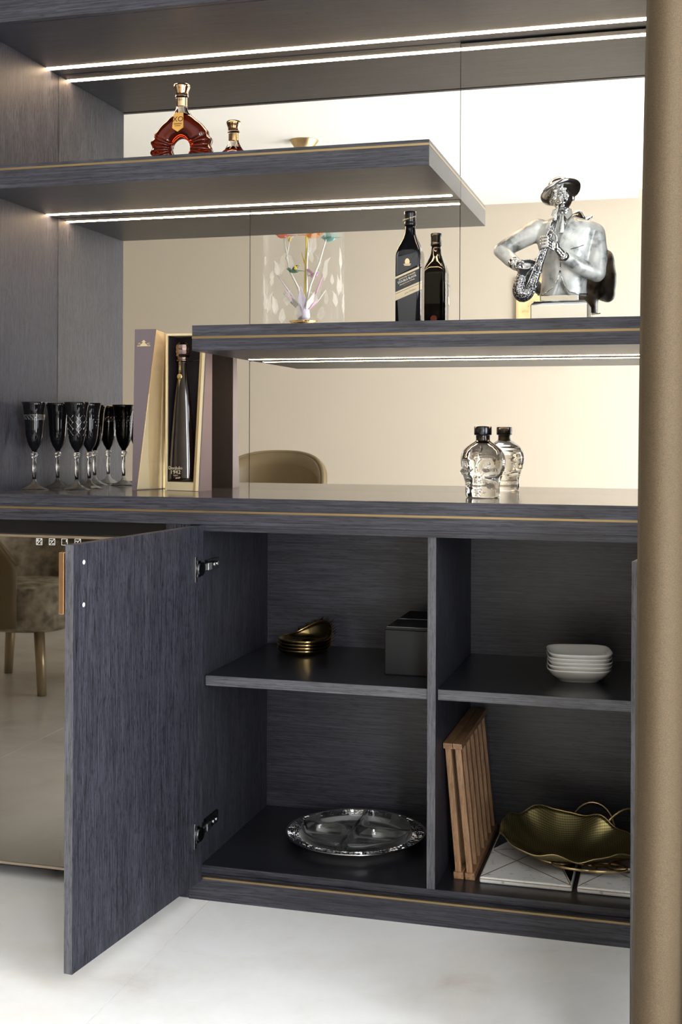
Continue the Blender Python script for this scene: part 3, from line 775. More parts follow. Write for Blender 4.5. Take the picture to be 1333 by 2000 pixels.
    b = MB().rings([[tuple(p) for p in mid], [tuple(p) for p in rim], [tuple(p + Vector((0, .0008, -.001))) for p in rim], [tuple(p) for p in mid], [tuple(p) for p in deep]], cap=False)
    b.tube(rim, .0016, 8, closed=True)
    neck = MB().tube([p + O for p in pp[:13]], [r*1.12 for r in rr[:13]], 16)
    part('neck_pipe', neck, 'chrome', sx)
    part('bell', b.xf(Matrix.Translation(O)), 'chrome', sx)
    b = MB(); random.seed(3)
    for i in range(26):
        k = 14 + i*1.05; p = pp[min(int(k), len(pp) - 1)]; r = rr[min(int(k), len(pp) - 1)]
        a = random.uniform(-1.2, 1.2)
        b.ball(p + Vector((r*math.sin(a), -r*math.cos(a), random.uniform(-.003, .003))), (.0034, .0022, .0034), seg=10, nr=6)
    for s in (-1, 1):
        b.tube([pp[k] + Vector((s*rr[k]*.75, -rr[k]*.95, 0)) for k in range(12, 34, 3)], .0011, 6)
    part('keys', b.xf(Matrix.Translation(O)), 'chrome', sx)
    # hands: palm and five bent fingers each
    def hand(wrist, palm, tips, thumb, cuff):
        b = MB()
        for k in range(5): b.ball(wrist.lerp(palm, k/4), .0105 - .0006*k, seg=12, nr=8)
        b.ball(palm, (.0115, .0085, .0120))
        for c in tips:
            for p, q in zip(c, c[1:]):
                for k in range(5): b.ball(p.lerp(q, k/4), .0036, seg=8, nr=6)
        for p, q in zip(thumb, thumb[1:]):
            for k in range(5): b.ball(p.lerp(q, k/4), .0040, seg=8, nr=6)
        hm = sculpt(b, .0016, 2)
        for v in hm.vertices: v.co += O - Vector(ORG[t.name])
        h = part('hand', hm, 'silver', t)
        part('cuff', MB().tube([cuff[0] + O, cuff[1] + O], [.0150, .0140], 20), 'silver', h)
    hand(P(1106, 505, -.072), P(1093, 489, -.084),
         [[P(1090, 482 + 5*k, -.088), P(1080, 473 + 6*k, -.099), P(1069, 473 + 6.4*k, -.096), P(1066, 478 + 6.4*k, -.090)] for k in range(4)],
         [P(1096, 482, -.084), P(1096, 470, -.088), P(1089, 462, -.090)], (P(1112, 512, -.066), P(1106, 505, -.072)))
    hand(P(1016, 520, -.060), P(1026, 528, -.074),
         [[P(1030, 524 + 5*k, -.078), P(1043, 522 + 5.5*k, -.074), P(1050, 527 + 5*k, -.076)] for k in range(4)],
         [P(1024, 524, -.078), P(1027, 519, -.090), P(1034, 520, -.096)], (P(1010, 514, -.054), P(1017, 521, -.061)))
bust()

# ------------------------------------------------------------------ champagne flutes
def flute():
    t = thing('champagne_flute', 'x', 'glass', group='black champagne flutes on the counter')
    part('foot', MB().lathe([(.0398, 0), (.0400, .0012), (.034, .004), (.022, .009), (.0105, .016), (.0058, .024), (.0050, .030)], seg=10, smooth=False), 'foot_glass', t)
    part('stem', MB().lathe([(.0050, .0285), (.0048, .060), (.0050, .088), (.0070, .0895), (.0072, .0915), (.0062, .093)], seg=16), 'crystal', t)
    part('knop', MB().lathe([(.0060, .0925), (.0100, .0975), (.0104, .0995), (.0064, .1045), (.0070, .1065)], seg=8, smooth=False), 'crystal', t)
    prof = [(.0060, .1060), (.0085, .112), (.0150, .122), (.0205, .136), (.0238, .152), (.0255, .172), (.0268, .195), (.0290, .218), (.0325, .236), (.0362, .2445)]
    inner = [(r - .0016, z) for r, z in reversed(prof[1:])]
    part('bowl', MB().lathe(prof + [(.0350, .2445)] + inner + [(.0001, .116)], seg=36), 'black_glass', t)
    return t
FR = lambda z: .0255 + (z - .172)*(.0035/.046)
def lines(segs, rad=.0004):                           # engraving on the bowl: polyline of (angle, height)
    b = MB()
    for s in segs:
        b.tube([(FR(z)*1.012*math.cos(a), FR(z)*1.012*math.sin(a), z) for a, z in s], rad, 5)
    return b
fl0 = flute()
def deco(root, mb, m='label_white'):
    o = part('engraving', mb, m, None); o.parent = root; return o
f1 = dup(fl0, (.054, -.229, CT), 'black flute with a pale lattice band, closest to the tall left panel')
n = 16; zz = (.196, .2085)
def arc(a0, z0, a1, z1, k=4): return [(a0 + (a1 - a0)*i/k, z0 + (z1 - z0)*i/k) for i in range(k + 1)]
sg = [arc(0, z, 2*math.pi, z, 40) for z in (zz[0] - .001, zz[1] + .001)]
for i in range(n):
    a = 2*math.pi*i/n; d = 2*math.pi/n
    sg += [arc(a, zz[0], a + d, zz[1]), arc(a, zz[1], a + d, zz[0]), arc(a + d/2, zz[0], a + 1.5*d, zz[1])]
deco(f1, lines(sg, .0003), 'steel')
f2 = dup(fl0, (.0645, -.115, CT), 'plain black flute without any engraving, nearest the mirror by the left panel')
f3 = dup(fl0, (.1692, -.200, CT), 'black flute cut with a crossed diamond pattern')
sg = []
for i in range(7):
    a = 2*math.pi*i/7
    for j in range(3): sg += [arc(a - .35, .150 + .018*j, a + .35, .172 + .018*j), arc(a + .35, .150 + .018*j, a - .35, .172 + .018*j)]
deco(f3, lines(sg, .0004), 'steel')
f4 = dup(fl0, (.163, -.1125, CT), 'black flute with rows of small clear dots, nearest the gift box')
b = MB()
for j, (z, k) in enumerate(((.208, 9), (.197, 14), (.190, 14), (.180, 12))):
    for i in range(k):
        a = 2*math.pi*(i + .5*(j % 2))/k; r = FR(z)*1.0
        b.ball((r*math.cos(a), r*math.sin(a), z), .0011, seg=6, nr=4)
deco(f4, b, 'chrome')
for ch in list(fl0.children): bpy.data.objects.remove(ch)
bpy.data.objects.remove(fl0)

# ------------------------------------------------------------------ gift box and tequila bottle
def giftbox():
    t = thing('gift_box', 'open plum and gold gift box with a hat emblem, holding the tall tequila bottle', 'box', (.42, -.09, CT))
    A, B, C, D = (.3140, -.150), (.3270, -.152), (.3640, -.040), (.3300, -.036)
    A2, B2, C2, D2 = (.3205, -.150), (.3850, -.152), (.3640, -.040), (.3300, -.036)
    z0, z1 = CT, 1.4485
    q = lambda p, z: (p[0], p[1], z)
    lerp = lambda p, p2, k: (p[0] + (p2[0] - p[0])*k, p[1] + (p2[1] - p[1])*k, z0 + (z1 - z0)*k)
    part('lid', MB().rings([[lerp(a_, b_, k/12) for a_, b_ in ((A, A2), (B, B2), (C, C2), (D, D2))] for k in range(13)], smooth=False), 'plum', t)
    # gold inner face between the slanted front edge and the spine
    def on_face(s, k, off=.0007):                     # s: 0 front .. 1 spine, k: 0 bottom .. 1 top
        b_, c_ = Vector(q(B, z0)).lerp(Vector(q(B2, z1)), k), Vector(q(C, z0)).lerp(Vector(q(C2, z1)), k)
        p = b_.lerp(c_, s); return tuple(p + Vector((.95, -.31, 0))*off)
    def strip(s0, s1, k0, k1, off0, off1, n=12, sfun=None):
        v = []; f = []
        for i in range(n + 1):
            k = k0 + (k1 - k0)*i/n
            a, c = (s0, s1) if sfun is None else sfun(k)
            v += [on_face(a, k, off0), on_face(c, k, off0), on_face(c, k, off1), on_face(a, k, off1)]
        for i in range(n):
            a = 4*i; e = a + 4
            for j in range(4): f.append((a + j, a + (j + 1) % 4, e + (j + 1) % 4, e + j))
        f += [(0, 1, 2, 3), tuple(4*n + j for j in (3, 2, 1, 0))]
        return MB().add(v, f)
    inn = part('gold_lining', strip(.02, .98, .004, .996, .0004, .0016), 'gold_paper', t)
    part('pattern_panel', strip(0, 0, .008, .60, .0016, .0042, sfun=lambda k: (.025, max(.035, .44*(1 - k/.62)))), 'gold_paper2', inn)
    part('edge_strip', strip(.80, .86, .004, .996, .0016, .0032), 'gold_paper2', inn)
    part('edge_strip', strip(.92, .98, .004, .996, .0016, .0032), 'gold_sat', inn)
    # emblem: hat and shoulders over a line, with the year split either side
    y = -.1521; ex, ez = .3485, 1.4085
    fn = lambda a, z, d: (ex + a, y - d, ez + z)
    e = MB().prism([(-.020, -.0075), (.020, -.0075), (.020, -.0055), (-.020, -.0055)], fn, 0, .0005)
    e.prism([(-.011, -.0055), (.011, -.0055), (.008, -.001), (.0035, .0015), (.0032, .004), (-.0032, .004), (-.0035, .0015), (-.008, -.001)], fn, 0, .0005)
    e.prism([(-.008, .0045), (-.004, .0040), (.004, .0040), (.008, .0045), (.0035, .0065), (.003, .0092), (-.003, .0092), (-.0035, .0065)], fn, 0, .0005)
    em = part('emblem', e, 'label_gold', t)
    text(em, '19', .0085, (ex - .014, y - .0003, ez - .0008), X_, Z_, 'label_gold'); text(em, '42', .0085, (ex + .014, y - .0003, ez - .0008), X_, Z_, 'label_gold')
    # standing half with the cavity
    H = 1.4375
    lf, rf0, rf1, rb, lb = (.4040, -.121), (.5155, -.158), (.5205, -.116), (.5225, -.083), (.4040, -.045)
    rm = lambda k: (rf0[0] + (rf1[0] - rf0[0])*k, rf0[1] + (rf1[1] - rf0[1])*k)
    zq = lambda k: CT + (H - CT)*k
    P0, P1 = rm(0), rm(1)
    th = .004
    def quad(a, b_, c, d, off): # four points as a slab
        n_ = (Vector(b_) - Vector(a)).cross(Vector(d) - Vector(a)).normalized()*off
        bot = [a, b_, c, d]; top = [tuple(Vector(p) + n_) for p in bot]
        return MB().add(bot + top, [(3, 2, 1, 0), (4, 5, 6, 7), (0, 1, 5, 4), (1, 2, 6, 5), (2, 3, 7, 6), (3, 0, 4, 7)])
    part('side_panel', quad(q(P0, CT), q(rb, CT), q(rb, H), q(P1, H), .003), 'plum', t)
    part('side_panel', quad(q(lb, CT), q(lf, CT), q(lf, H), q(lb, H), .003), 'gold_paper', t)
    ll = lambda p: (p[0] + .0040, p[1])
    part('lining', quad(q(ll(lb), CT + .024), q((lf[0] + .0040, lf[1] + .003), CT + .024), q((lf[0] + .0040, lf[1] + .003), H - .006), q(ll(lb), H - .006), -.0015), 'plum_dk', t)
    part('lining', quad(q((P0[0] - .0195, P0[1] + .012), CT + .024), q((rb[0] - .0055, rb[1] - .004), CT + .024), q((rb[0] - .0055, rb[1] - .004), H - .006), q((P1[0] - .0195, P1[1] + .012), H - .006), -.0015), 'plum_dk', t)
    bp = part('back_panel', quad(q(rb, CT), q(lb, CT), q(lb, H), q(rb, H), .003), 'plum_dk', t)
    cxb, cyb = (rb[0] + lb[0])/2, (rb[1] + lb[1])/2
    dbx = Vector((lb[0] - rb[0], lb[1] - rb[1], 0)).normalized()
    text(bp, 'DonJulio', .020, (cxb - .005, cyb + .0036, 1.325), dbx, Z_, 'gold_dark'); text(bp, '1942', .026, (cxb - .005, cyb + .0036, 1.300), dbx, Z_, 'gold_dark')
    part('lining', quad(tuple(Vector(q(lb, CT)) + Vector((.004, -.006, .0))), tuple(Vector(q(rb, CT)) + Vector((-.004, -.006, 0))), tuple(Vector(q(rb, H)) + Vector((-.004, -.006, -.003))), tuple(Vector(q(lb, H)) + Vector((.004, -.006, -.003))), .002), 'plum_dk', t)
    il = (lf[0] + .0035, lf[1] + .002)
    def rim(k, w0): p = rm(k); return (p[0] - w0, p[1] + w0*.05)
    # gold rim around the opening: top bar, floor tray, slanted right bar
    def front(pa, pb, za, zb, d=.030, back=.0):       # block whose front edge runs pa-pb
        dv = Vector((0.32, .947, 0))*d
        a, b_ = Vector((*pa, 0)), Vector((*pb, 0))
        v = [a, b_, b_ + dv, a + dv]
        return MB().hexa([(p.x, p.y, za) for p in v], [(p.x, p.y, zb) for p in v])
    part('floor_tray', MB().hexa([q(lf, CT + .0005), q(P0, CT + .0005), q((rb[0] - .003, rb[1] - .004), CT + .0005), q((lb[0] + .003, lb[1] - .004), CT + .0005)],
                                 [q(lf, CT + .024), q(rm(.055), CT + .024), q((rb[0] - .003, rb[1] - .004), CT + .024), q((lb[0] + .003, lb[1] - .004), CT + .024)]), 'gold_paper2', t, .0006)
    part('top_bar', MB().hexa([q(lf, H - .006), q(P1, H - .006), q((rb[0] - .003, rb[1] - .004), H - .006), q((lb[0] + .003, lb[1] - .004), H - .006)],
                              [q(lf, H), q(P1, H), q((rb[0] - .003, rb[1] - .004), H), q((lb[0] + .003, lb[1] - .004), H)]), 'gold_paper2', t)
    def bar(w0, w1, off, nm, m):
        a0, a1 = rim(0, w0), rim(0, w1); c0, c1 = rim(1, w0), rim(1, w1)
        f_ = lambda p, o_: (p[0], p[1] + o_)
        part(nm, MB().hexa([q(f_(a1, -off), CT + .001), q(f_(a0, -off), CT + .001), q(f_(a0, .012), CT + .001), q(f_(a1, .012), CT + .001)],
                           [q(f_(c1, -off), H), q(f_(c0, -off), H), q(f_(c0, .012), H), q(f_(c1, .012), H)]), m, t)
    bar(.0005, .0090, .0, 'slanted_bar', 'gold_paper2'); bar(.0090, .0175, -.003, 'slanted_bar', 'gold_sat')
    part('left_bar', MB().hexa([q(lf, CT), q((lf[0] + .0035, lf[1] - .001), CT), q((lf[0] + .0035, lf[1] + .02), CT), q((lf[0], lf[1] + .02), CT)],
                               [q(lf, H), q((lf[0] + .0035, lf[1] - .001), H), q((lf[0] + .0035, lf[1] + .02), H), q((lf[0], lf[1] + .02), H)]), 'gold_paper2', t)
    part('neck_cord', MB().tube([(.408, -.072, 1.3615), (.446, -.084, 1.3605), (.512, -.098, 1.366)], .0011, 6), 'steel_dk', t)
    # the tall bottle
    o = (.4475, -.110, CT + .0242); cx, cy, cz = o
    t = thing('tequila_bottle', 'tall slender dark brown tequila bottle standing in the open gift box', 'bottle', o)
    prof = [(.030, 0), (.0395, .003), (.0398, .012), (.0375, .06), (.0330, .13), (.0275, .20), (.0215, .255), (.0160, .290), (.0128, .310), (.0118, .330), (.0118, .340)]
    part('body', MB().lathe(prof, o, 40, sx=1., sy=.60), 'brown_glass', t)
    part('cap', MB().lathe([(.0118, .3365), (.0185, .3375), (.0185, .3400), (.0150, .342), (.0172, .347), (.0225, .352), (.0195, .356), (.0230, .362), (.0205, .367), (.0228, .373), (.0200, .382), (.0130, .3885), (.0001, .3895)], o, 12, sy=.72, smooth=False), 'bronze', t)
    part('medallion', MB().lathe([(.0001, .0012), (.0062, .0012), (.0080, .0006), (.0080, -.0004)], (0, 0, 0), 28).xf(Matrix.Translation((cx - .0045, cy - .0108, cz + .2935)) @ Matrix.Rotation(R_(90), 4, 'X')), 'gold', t)
    part('neck_ribbon', MB().prism([(-.0085, .300), (-.0015, .300), (-.0015, .336), (-.0085, .336)], lambda a, z, d: (cx + a, cy - .0076 - d, cz + z), 0, .0003).prism([(-.0085, .290), (-.0005, .290), (-.0050, .262)], lambda a, z, d: (cx + a, cy - .0098 - (.29 - z)*.16 - d, cz + z), 0, .0003), 'gold_dark', t)
    text(t, '1942', .0072, (cx - .005, cy - .0082, cz + .318), (0, 0, -1), (1, 0, 0), 'label_gold')
    yt = cy - .0245
    text(t, 'DonJulio', .0120, (cx - .010, yt, cz + .0385), X_, Z_, 'label_cream')
    text(t, '1942', .0150, (cx - .010, yt, cz + .0270), X_, Z_, 'label_cream', sx=1.05)
    text(t, 'TEQUILA', .0034, (cx - .010, yt, cz + .0180), X_, Z_, 'label_gold')
    text(t, 'Anejo', .0062, (cx - .003, yt, cz + .0115), (1, 0, .2), (-.2, 0, 1), 'label_gold', shear=.4)
giftbox()

# ------------------------------------------------------------------ skull bottle
def skull():
    o = (1.306, -.200, CT)
    t = thing('skull_bottle', 'clear glass vodka bottle shaped like a human skull on the counter', 'bottle', o)
    prof = [(0, .038), (.003, .0425), (.012, .0435), (.026, .043), (.040, .0445), (.055, .0495), (.070, .0550), (.085, .0578), (.098, .0575), (.110, .0540), (.121, .0475), (.130, .0385), (.137, .0285), (.1415, .0205), (.1445, .0180), (.148, .0175), (.158, .0178)]
    def r0(z):
        for (a, ra), (b_, rb) in zip(prof, prof[1:]):
            if z <= b_: return ra + (rb - ra)*(z - a)/(b_ - a)
        return prof[-1][1]
    face = R_(-90 - 6)
    feats = []                                        # azimuth, height, azimuth width, height width, amount
    for s in (-1, 1):
        feats += [(s*.42, .082, .19, .0115, -.0125), (s*.42, .098, .26, .005, .0045), (s*.72, .064, .22, .009, .0075), (s*.60, .045, .22, .012, -.0070), (s*.78, .022, .25, .012, .0035), (s*1.15, .085, .25, .016, -.0035), (s*.10, .060, .06, .006, -.0060)]
    feats += [(0, .076, .13, .012, .0040), (0, .066, .08, .005, .0085), (0, .033, .42, .013, .0065), (0, .008, .36, .007, .0035), (0, .0335, .34, .0018, -.0040), (0, .108, .5, .015, .002)]
    rings = []; n = 96; zs = [.1*0] + [.158*i/70 for i in range(1, 71)]
    for z in zs:
        ring = []
        for i in range(n):
            a = 2*math.pi*i/n; d = (a - face + math.pi) % (2*math.pi) - math.pi
            r = r0(z)
            for fa, fz, wa, wz, am in feats:
                e_ = ((d - fa)/wa)**2 + ((z - fz)/wz)**2
                r += 1.5*am*math.exp(-e_ if am > 0 else -(e_*.62)**2.2)
            if .022 < z < .044 and abs(d) < .62: r += .0011*math.cos(d*26)*math.exp(-(d/.45)**4)
            st = 1.0 + .13*(math.cos(d)**2)*max(0, 1 - abs(z - .085)/.07)      # longer front to back
            if z > .140: st = 1.0
            ring.append((o[0] + r*st*math.cos(a), o[1] + r*st*math.sin(a), o[2] + z))
        rings.append(ring)
    part('body', MB().rings(rings), 'vodka', t)
    part('cork', MB().lathe([(.0135, .1375), (.0140, .1582)], o, 28), 'barcode', t)
    part('cap', MB().lathe([(.0212, .1583), (.0222, .1595), (.0222, .1785), (.0205, .1808), (.0001, .181)], o, 36), 'steel_dk', t)
skull()

# ------------------------------------------------------------------ things in the left compartments
ZS, ZB = .5506, .0772
def gold_tray():
    t = thing('pineapple_tray', 'x', 'tray', group='gold pineapple trays stacked in the cabinet')
    n = 56; ax = R_(58); rim = []
    def up(a): return .0125 + .040*max(0, math.cos(a - ax))**2.2
    base = [(.0635*math.cos(2*math.pi*i/n), .062*math.sin(2*math.pi*i/n)) for i in range(n)]
    rings = [[(x*.02, y*.02, .0012) for x, y in base], [(x, y, .0012) for x, y in base]]
    for k, q in ((.35, 1.10), (.7, 1.16), (1., 1.19)):
        rings.append([(x*q, y*q, .0012 + k*up(math.atan2(y, x))) for x, y in base])
    part('dish', MB().rings(rings, cap=False), 'gold_dark', t, solid=.0016)
    part('rim', MB().tube([(x*1.19, y*1.19, .0012 + up(math.atan2(y, x))) for x, y in base], .0013, 6, closed=True), 'gold', t)
    for i in range(9):
        a = ax + R_((i - 4)*15); d = Vector((math.cos(a), math.sin(a), 0)); s = Vector((-d.y, d.x, 0))
        p = Vector((.0755*math.cos(a), .0738*math.sin(a), .0012 + up(a) - .004)); L = .028 - .0018*abs(i - 4)
        tip = p + d*L*.75 + Vector((0, 0, L*.62))
        b = MB().add([tuple(p + s*.007), tuple(p - s*.007), tuple(tip), tuple(p + d*L*.35 + Vector((0, 0, L*.2)) + Vector((0, 0, .003)))], [(0, 1, 2), (0, 3, 1), (0, 2, 3), (1, 3, 2)])
        part('leaf', b, 'gold_dark' if i % 2 else 'gold', t)
    return t
gt = gold_tray(); gt.location = (.780, -.022, ZS); gt['label'] = 'gold pineapple tray at the bottom of the stack'
for k, l in ((1, 'second gold pineapple tray from the bottom of the stack'), (2, 'third gold pineapple tray from the bottom, just under the top one'), (3, 'gold pineapple tray on top of the stack')):
    dup(gt, (.780 + .0006*k, -.022, ZS + .0088*k), l)

t = thing('leather_box', 'black leather box with stitched lid against the cabinet divider', 'box', (1.135, -.14, ZS))
x0, x1, y0, y1, z1 = 1.068, 1.203, -.268, .030, .6705
part('case', MB().box(x0, x1, y0, y1, ZS, z1 - .006), 'leather', t, .003, seg=3)
ld = part('lid', MB().box(x0 - .0005, x1, y0 - .0015, y1, z1 - .006, z1), 'leather', t, .003, seg=3)
part('front_groove', MB().box(1.1655, 1.1675, y0 - .0009, y0 + .001, ZS + .003, z1 - .006), 'dark_gap', t)
b = MB()
for yy in (y0 + .004, y0 + .012, y0 + .145, y0 + .153):
    x = x0 + .004
    while x < x1 - .004:
        b.box(x, x + .0026, yy - .0005, yy + .0005, z1 - .0002, z1 + .0006); x += .0042
part('stitching', b, 'stitch', ld, kind='stuff')

# ------------------------------------------------------------------ round silver tray with four glass dishes
def serving():
    o = (.957, -.125, ZB)
    t = thing('charger_tray', 'round silver tray with pierced rim on the cabinet floor', 'tray', o)
    part('tray_base', MB().lathe([(.118, 0), (.122, .0015), (.148, .010), (.1525, .0165), (.1495, .0165), (.143, .0115), (.118, .0045), (.0001, .0045)], o, 64), 'tray_silver', t)
    part('outer_ring', MB().lathe([(.1820, .0185), (.1875, .0195), (.1885, .0215), (.1865, .0235), (.1820, .0225)], o, 72, cap=False), 'steel', t)
    part('rim_shade_plate', MB().lathe([(.1500, .0150), (.1840, .0195), (.1840, .0205), (.1500, .0160)], o, 72, cap=False), 'steel_dk', t)  # dark plate stands in for the shade seen through the rim's openings
    b = MB(); random.seed(11)
    for row in range(6):
        r = .1545 + .0052*row; n = int(2*math.pi*r/.0088)
        for i in range(n):
            a = 2*math.pi*(i + random.random()*.5)/n; th = a + random.choice((0, 0, .8, -.8, 1.57)); L = .0031
            z = o[2] + .0162 + (r - .15)*.1324; c = Vector((o[0] + r*math.cos(a), o[1] + r*math.sin(a), z + .0012))
            d = Vector((-math.sin(th), math.cos(th), 0)); s = Vector((-d.y, d.x, 0))
            b.hexa([tuple(c - d*L - s*.0009), tuple(c + d*L - s*.0009), tuple(c + d*L + s*.0009), tuple(c - d*L + s*.0009)],
                   [tuple(c - d*L*.9 - s*.0004 + Vector((0, 0, .0011))), tuple(c + d*L*.9 - s*.0004 + Vector((0, 0, .0011))), tuple(c + d*L*.9 + s*.0004 + Vector((0, 0, .0011))), tuple(c - d*L*.9 + s*.0004 + Vector((0, 0, .0011)))])
    part('rim_fretwork', b, 'steel', t, kind='stuff')
    names = {0: 'back right quarter glass dish in the silver tray', 1: 'back left quarter glass dish in the silver tray', 2: 'front left quarter glass dish in the silver tray', 3: 'front right quarter glass dish in the silver tray'}
    for k in range(4):
        a0 = k*math.pi/2; g = .0022; rr = .1385
        def outline(ins, R):
            pts = []; gg = g + ins
            s0 = math.asin(min(.9, gg/R))
            pts.append((gg, gg))
            for i in range(15):
                a = s0 + (math.pi/2 - 2*s0)*i/14; pts.append((R*math.cos(a), R*math.sin(a)))
            return [(x*math.cos(a0) - y*math.sin(a0), x*math.sin(a0) + y*math.cos(a0)) for x, y in pts]
        z = ZB + .0047
        th = thing('glass_dish', names[k], 'dish', (o[0] + .06*math.cos(a0 + .785), o[1] + .06*math.sin(a0 + .785), z), 'quarter glass dishes in the silver tray')
        ring = lambda ins, R, h: [(o[0] + x, o[1] + y, z + h) for x, y in outline(ins, R)]
        part('shell', MB().rings([ring(.006, rr - .008, 0), ring(.001, rr, .006), ring(0, rr + .008, .030), ring(.0006, rr + .0086, .0318), ring(.0030, rr + .0048, .0318), ring(.0035, rr + .004, .028), ring(.0050, rr - .004, .0075), ring(.0075, rr - .009, .0045)]), 'dish_glass', th)
serving()

# ------------------------------------------------------------------ white square dishes
def dish(label, k):
    t = thing('square_dish', label, 'dish', (1.5470 + .001*((k*7) % 3 - 1), -.180 + .001*((k*5) % 3 - 1), ZS + .0098*k), 'white square dishes stacked on the shelf'); o = tuple(t.location)
    part('dish', MB().lathe([(.049, 0, 3.2), (.051, .0008, 3.2), (.0515, .004, 3.2), (.060, .008, 3.4), (.0705, .0175, 3.6), (.0775, .028, 3.8), (.0795, .0325, 4), (.0782, .0335, 4), (.0765, .0322, 4), (.0735, .0265, 3.8), (.067, .0165, 3.6), (.058, .0105, 3.4), (.0001, .0090, 3)], o, 72, rot=R_(6 + k)), 'porcelain', t)
for k, l in enumerate(('lowest white square dish of the stack, standing on the shelf', 'second white square dish from the bottom of the stack', 'white square dish in the middle of the stack', 'fourth white square dish, just under the topmost', 'topmost white square dish of the stack, its inside showing')):
    dish(l, k)

# ------------------------------------------------------------------ slatted wooden racks leaning on the divider
def rack(label, xt, xb):
    z0, z1 = ZB, .4055
    t = thing('slatted_rack', label, 'rack', (xb, -.14, z0), 'slatted wooden racks leaning on the divider')
    sh = (xt - xb)/(z1 - z0)
    def bx(x0, x1, y0, y1, a, b_): # sheared box
        f = lambda x, y, z: (xb + x + (z - z0)*sh, y, z)
        return MB().hexa([f(x0, y0, a), f(x1, y0, a), f(x1, y1, a), f(x0, y1, a)], [f(x0, y0, b_), f(x1, y0, b_), f(x1, y1, b_), f(x0, y1, b_)])
    part('top_rail', bx(-.0113, .0113, -.336, .062, z1 - .0135, z1), 'oak_y', t, .0008)
    part('bottom_rail', bx(-.0118, .0118, -.336, .062, z0, z0 + .016), 'oak_y', t, .0008)
    for k in range(7):
        y = -.332 + k*.0615
        part('slat', bx(-.0075, .0075, y, y + .017, z0 + .016, z1 - .0135), 'oak', t, .0006)
rack('slatted wooden rack touching the cabinet divider', 1.2428, 1.2720)
rack('slatted wooden rack on the side of the marble board', 1.2666, 1.3000)

# ------------------------------------------------------------------ marble boards
def board(x0, label):
    y0, y1, z0, z1 = -.347, -.016, ZB, .092; w_ = .2205
    t = thing('marble_board', label, 'board', (x0 + w_/2, -.18, z0), 'marble boards with brass lines')
    part('slab', MB().box(x0, x0 + w_, y0, y1, z0, z1), 'marble', t, .004, seg=3)
    part('edge_line', MB().box(x0 + .002, x0 + w_ - .002, y0 - .0004, y0 + .001, z1 - .0052, z1 - .0036), 'gold_inlay', t)
    def ln(ax, ay, bx_, by_, wd=.0011):
        d = Vector((bx_ - ax, by_ - ay)).normalized(); s = Vector((-d.y, d.x))*wd
        return MB().prism([(x0 + ax + s.x, ay + s.y), (x0 + ax - s.x, ay - s.y), (x0 + bx_ - s.x, by_ - s.y), (x0 + bx_ + s.x, by_ + s.y)], lambda a, b_, d_: (a, b_, z1 + d_), -.0002, .0004)
    for L in ((.003, -.343, .112, -.138), (.0055, -.150, .2165, -.343), (.0055, -.150, .217, -.060), (.112, -.138, .060, -.020), (.182, -.215, .2165, -.343), (.182, -.215, .217, -.105)):
        part('brass_line', ln(*L), 'gold_inlay', t)
    part('black_inlay', MB().prism([(x0 + .186, -.215), (x0 + .2165, -.330), (x0 + .2165, -.112)], lambda a, b_, d_: (a, b_, z1 + d_), -.0002, .0003), 'black_glass', t)
    part('black_inlay', MB().prism([(x0 + .004, -.025), (x0 + .054, -.025), (x0 + .004, -.140)], lambda a, b_, d_: (a, b_, z1 + d_), -.0002, .0003), 'black_glass', t)
board(1.3245, 'white marble board with brass lines next to the wooden racks')
board(1.5568, 'white marble board half hidden by the velvet curtain')

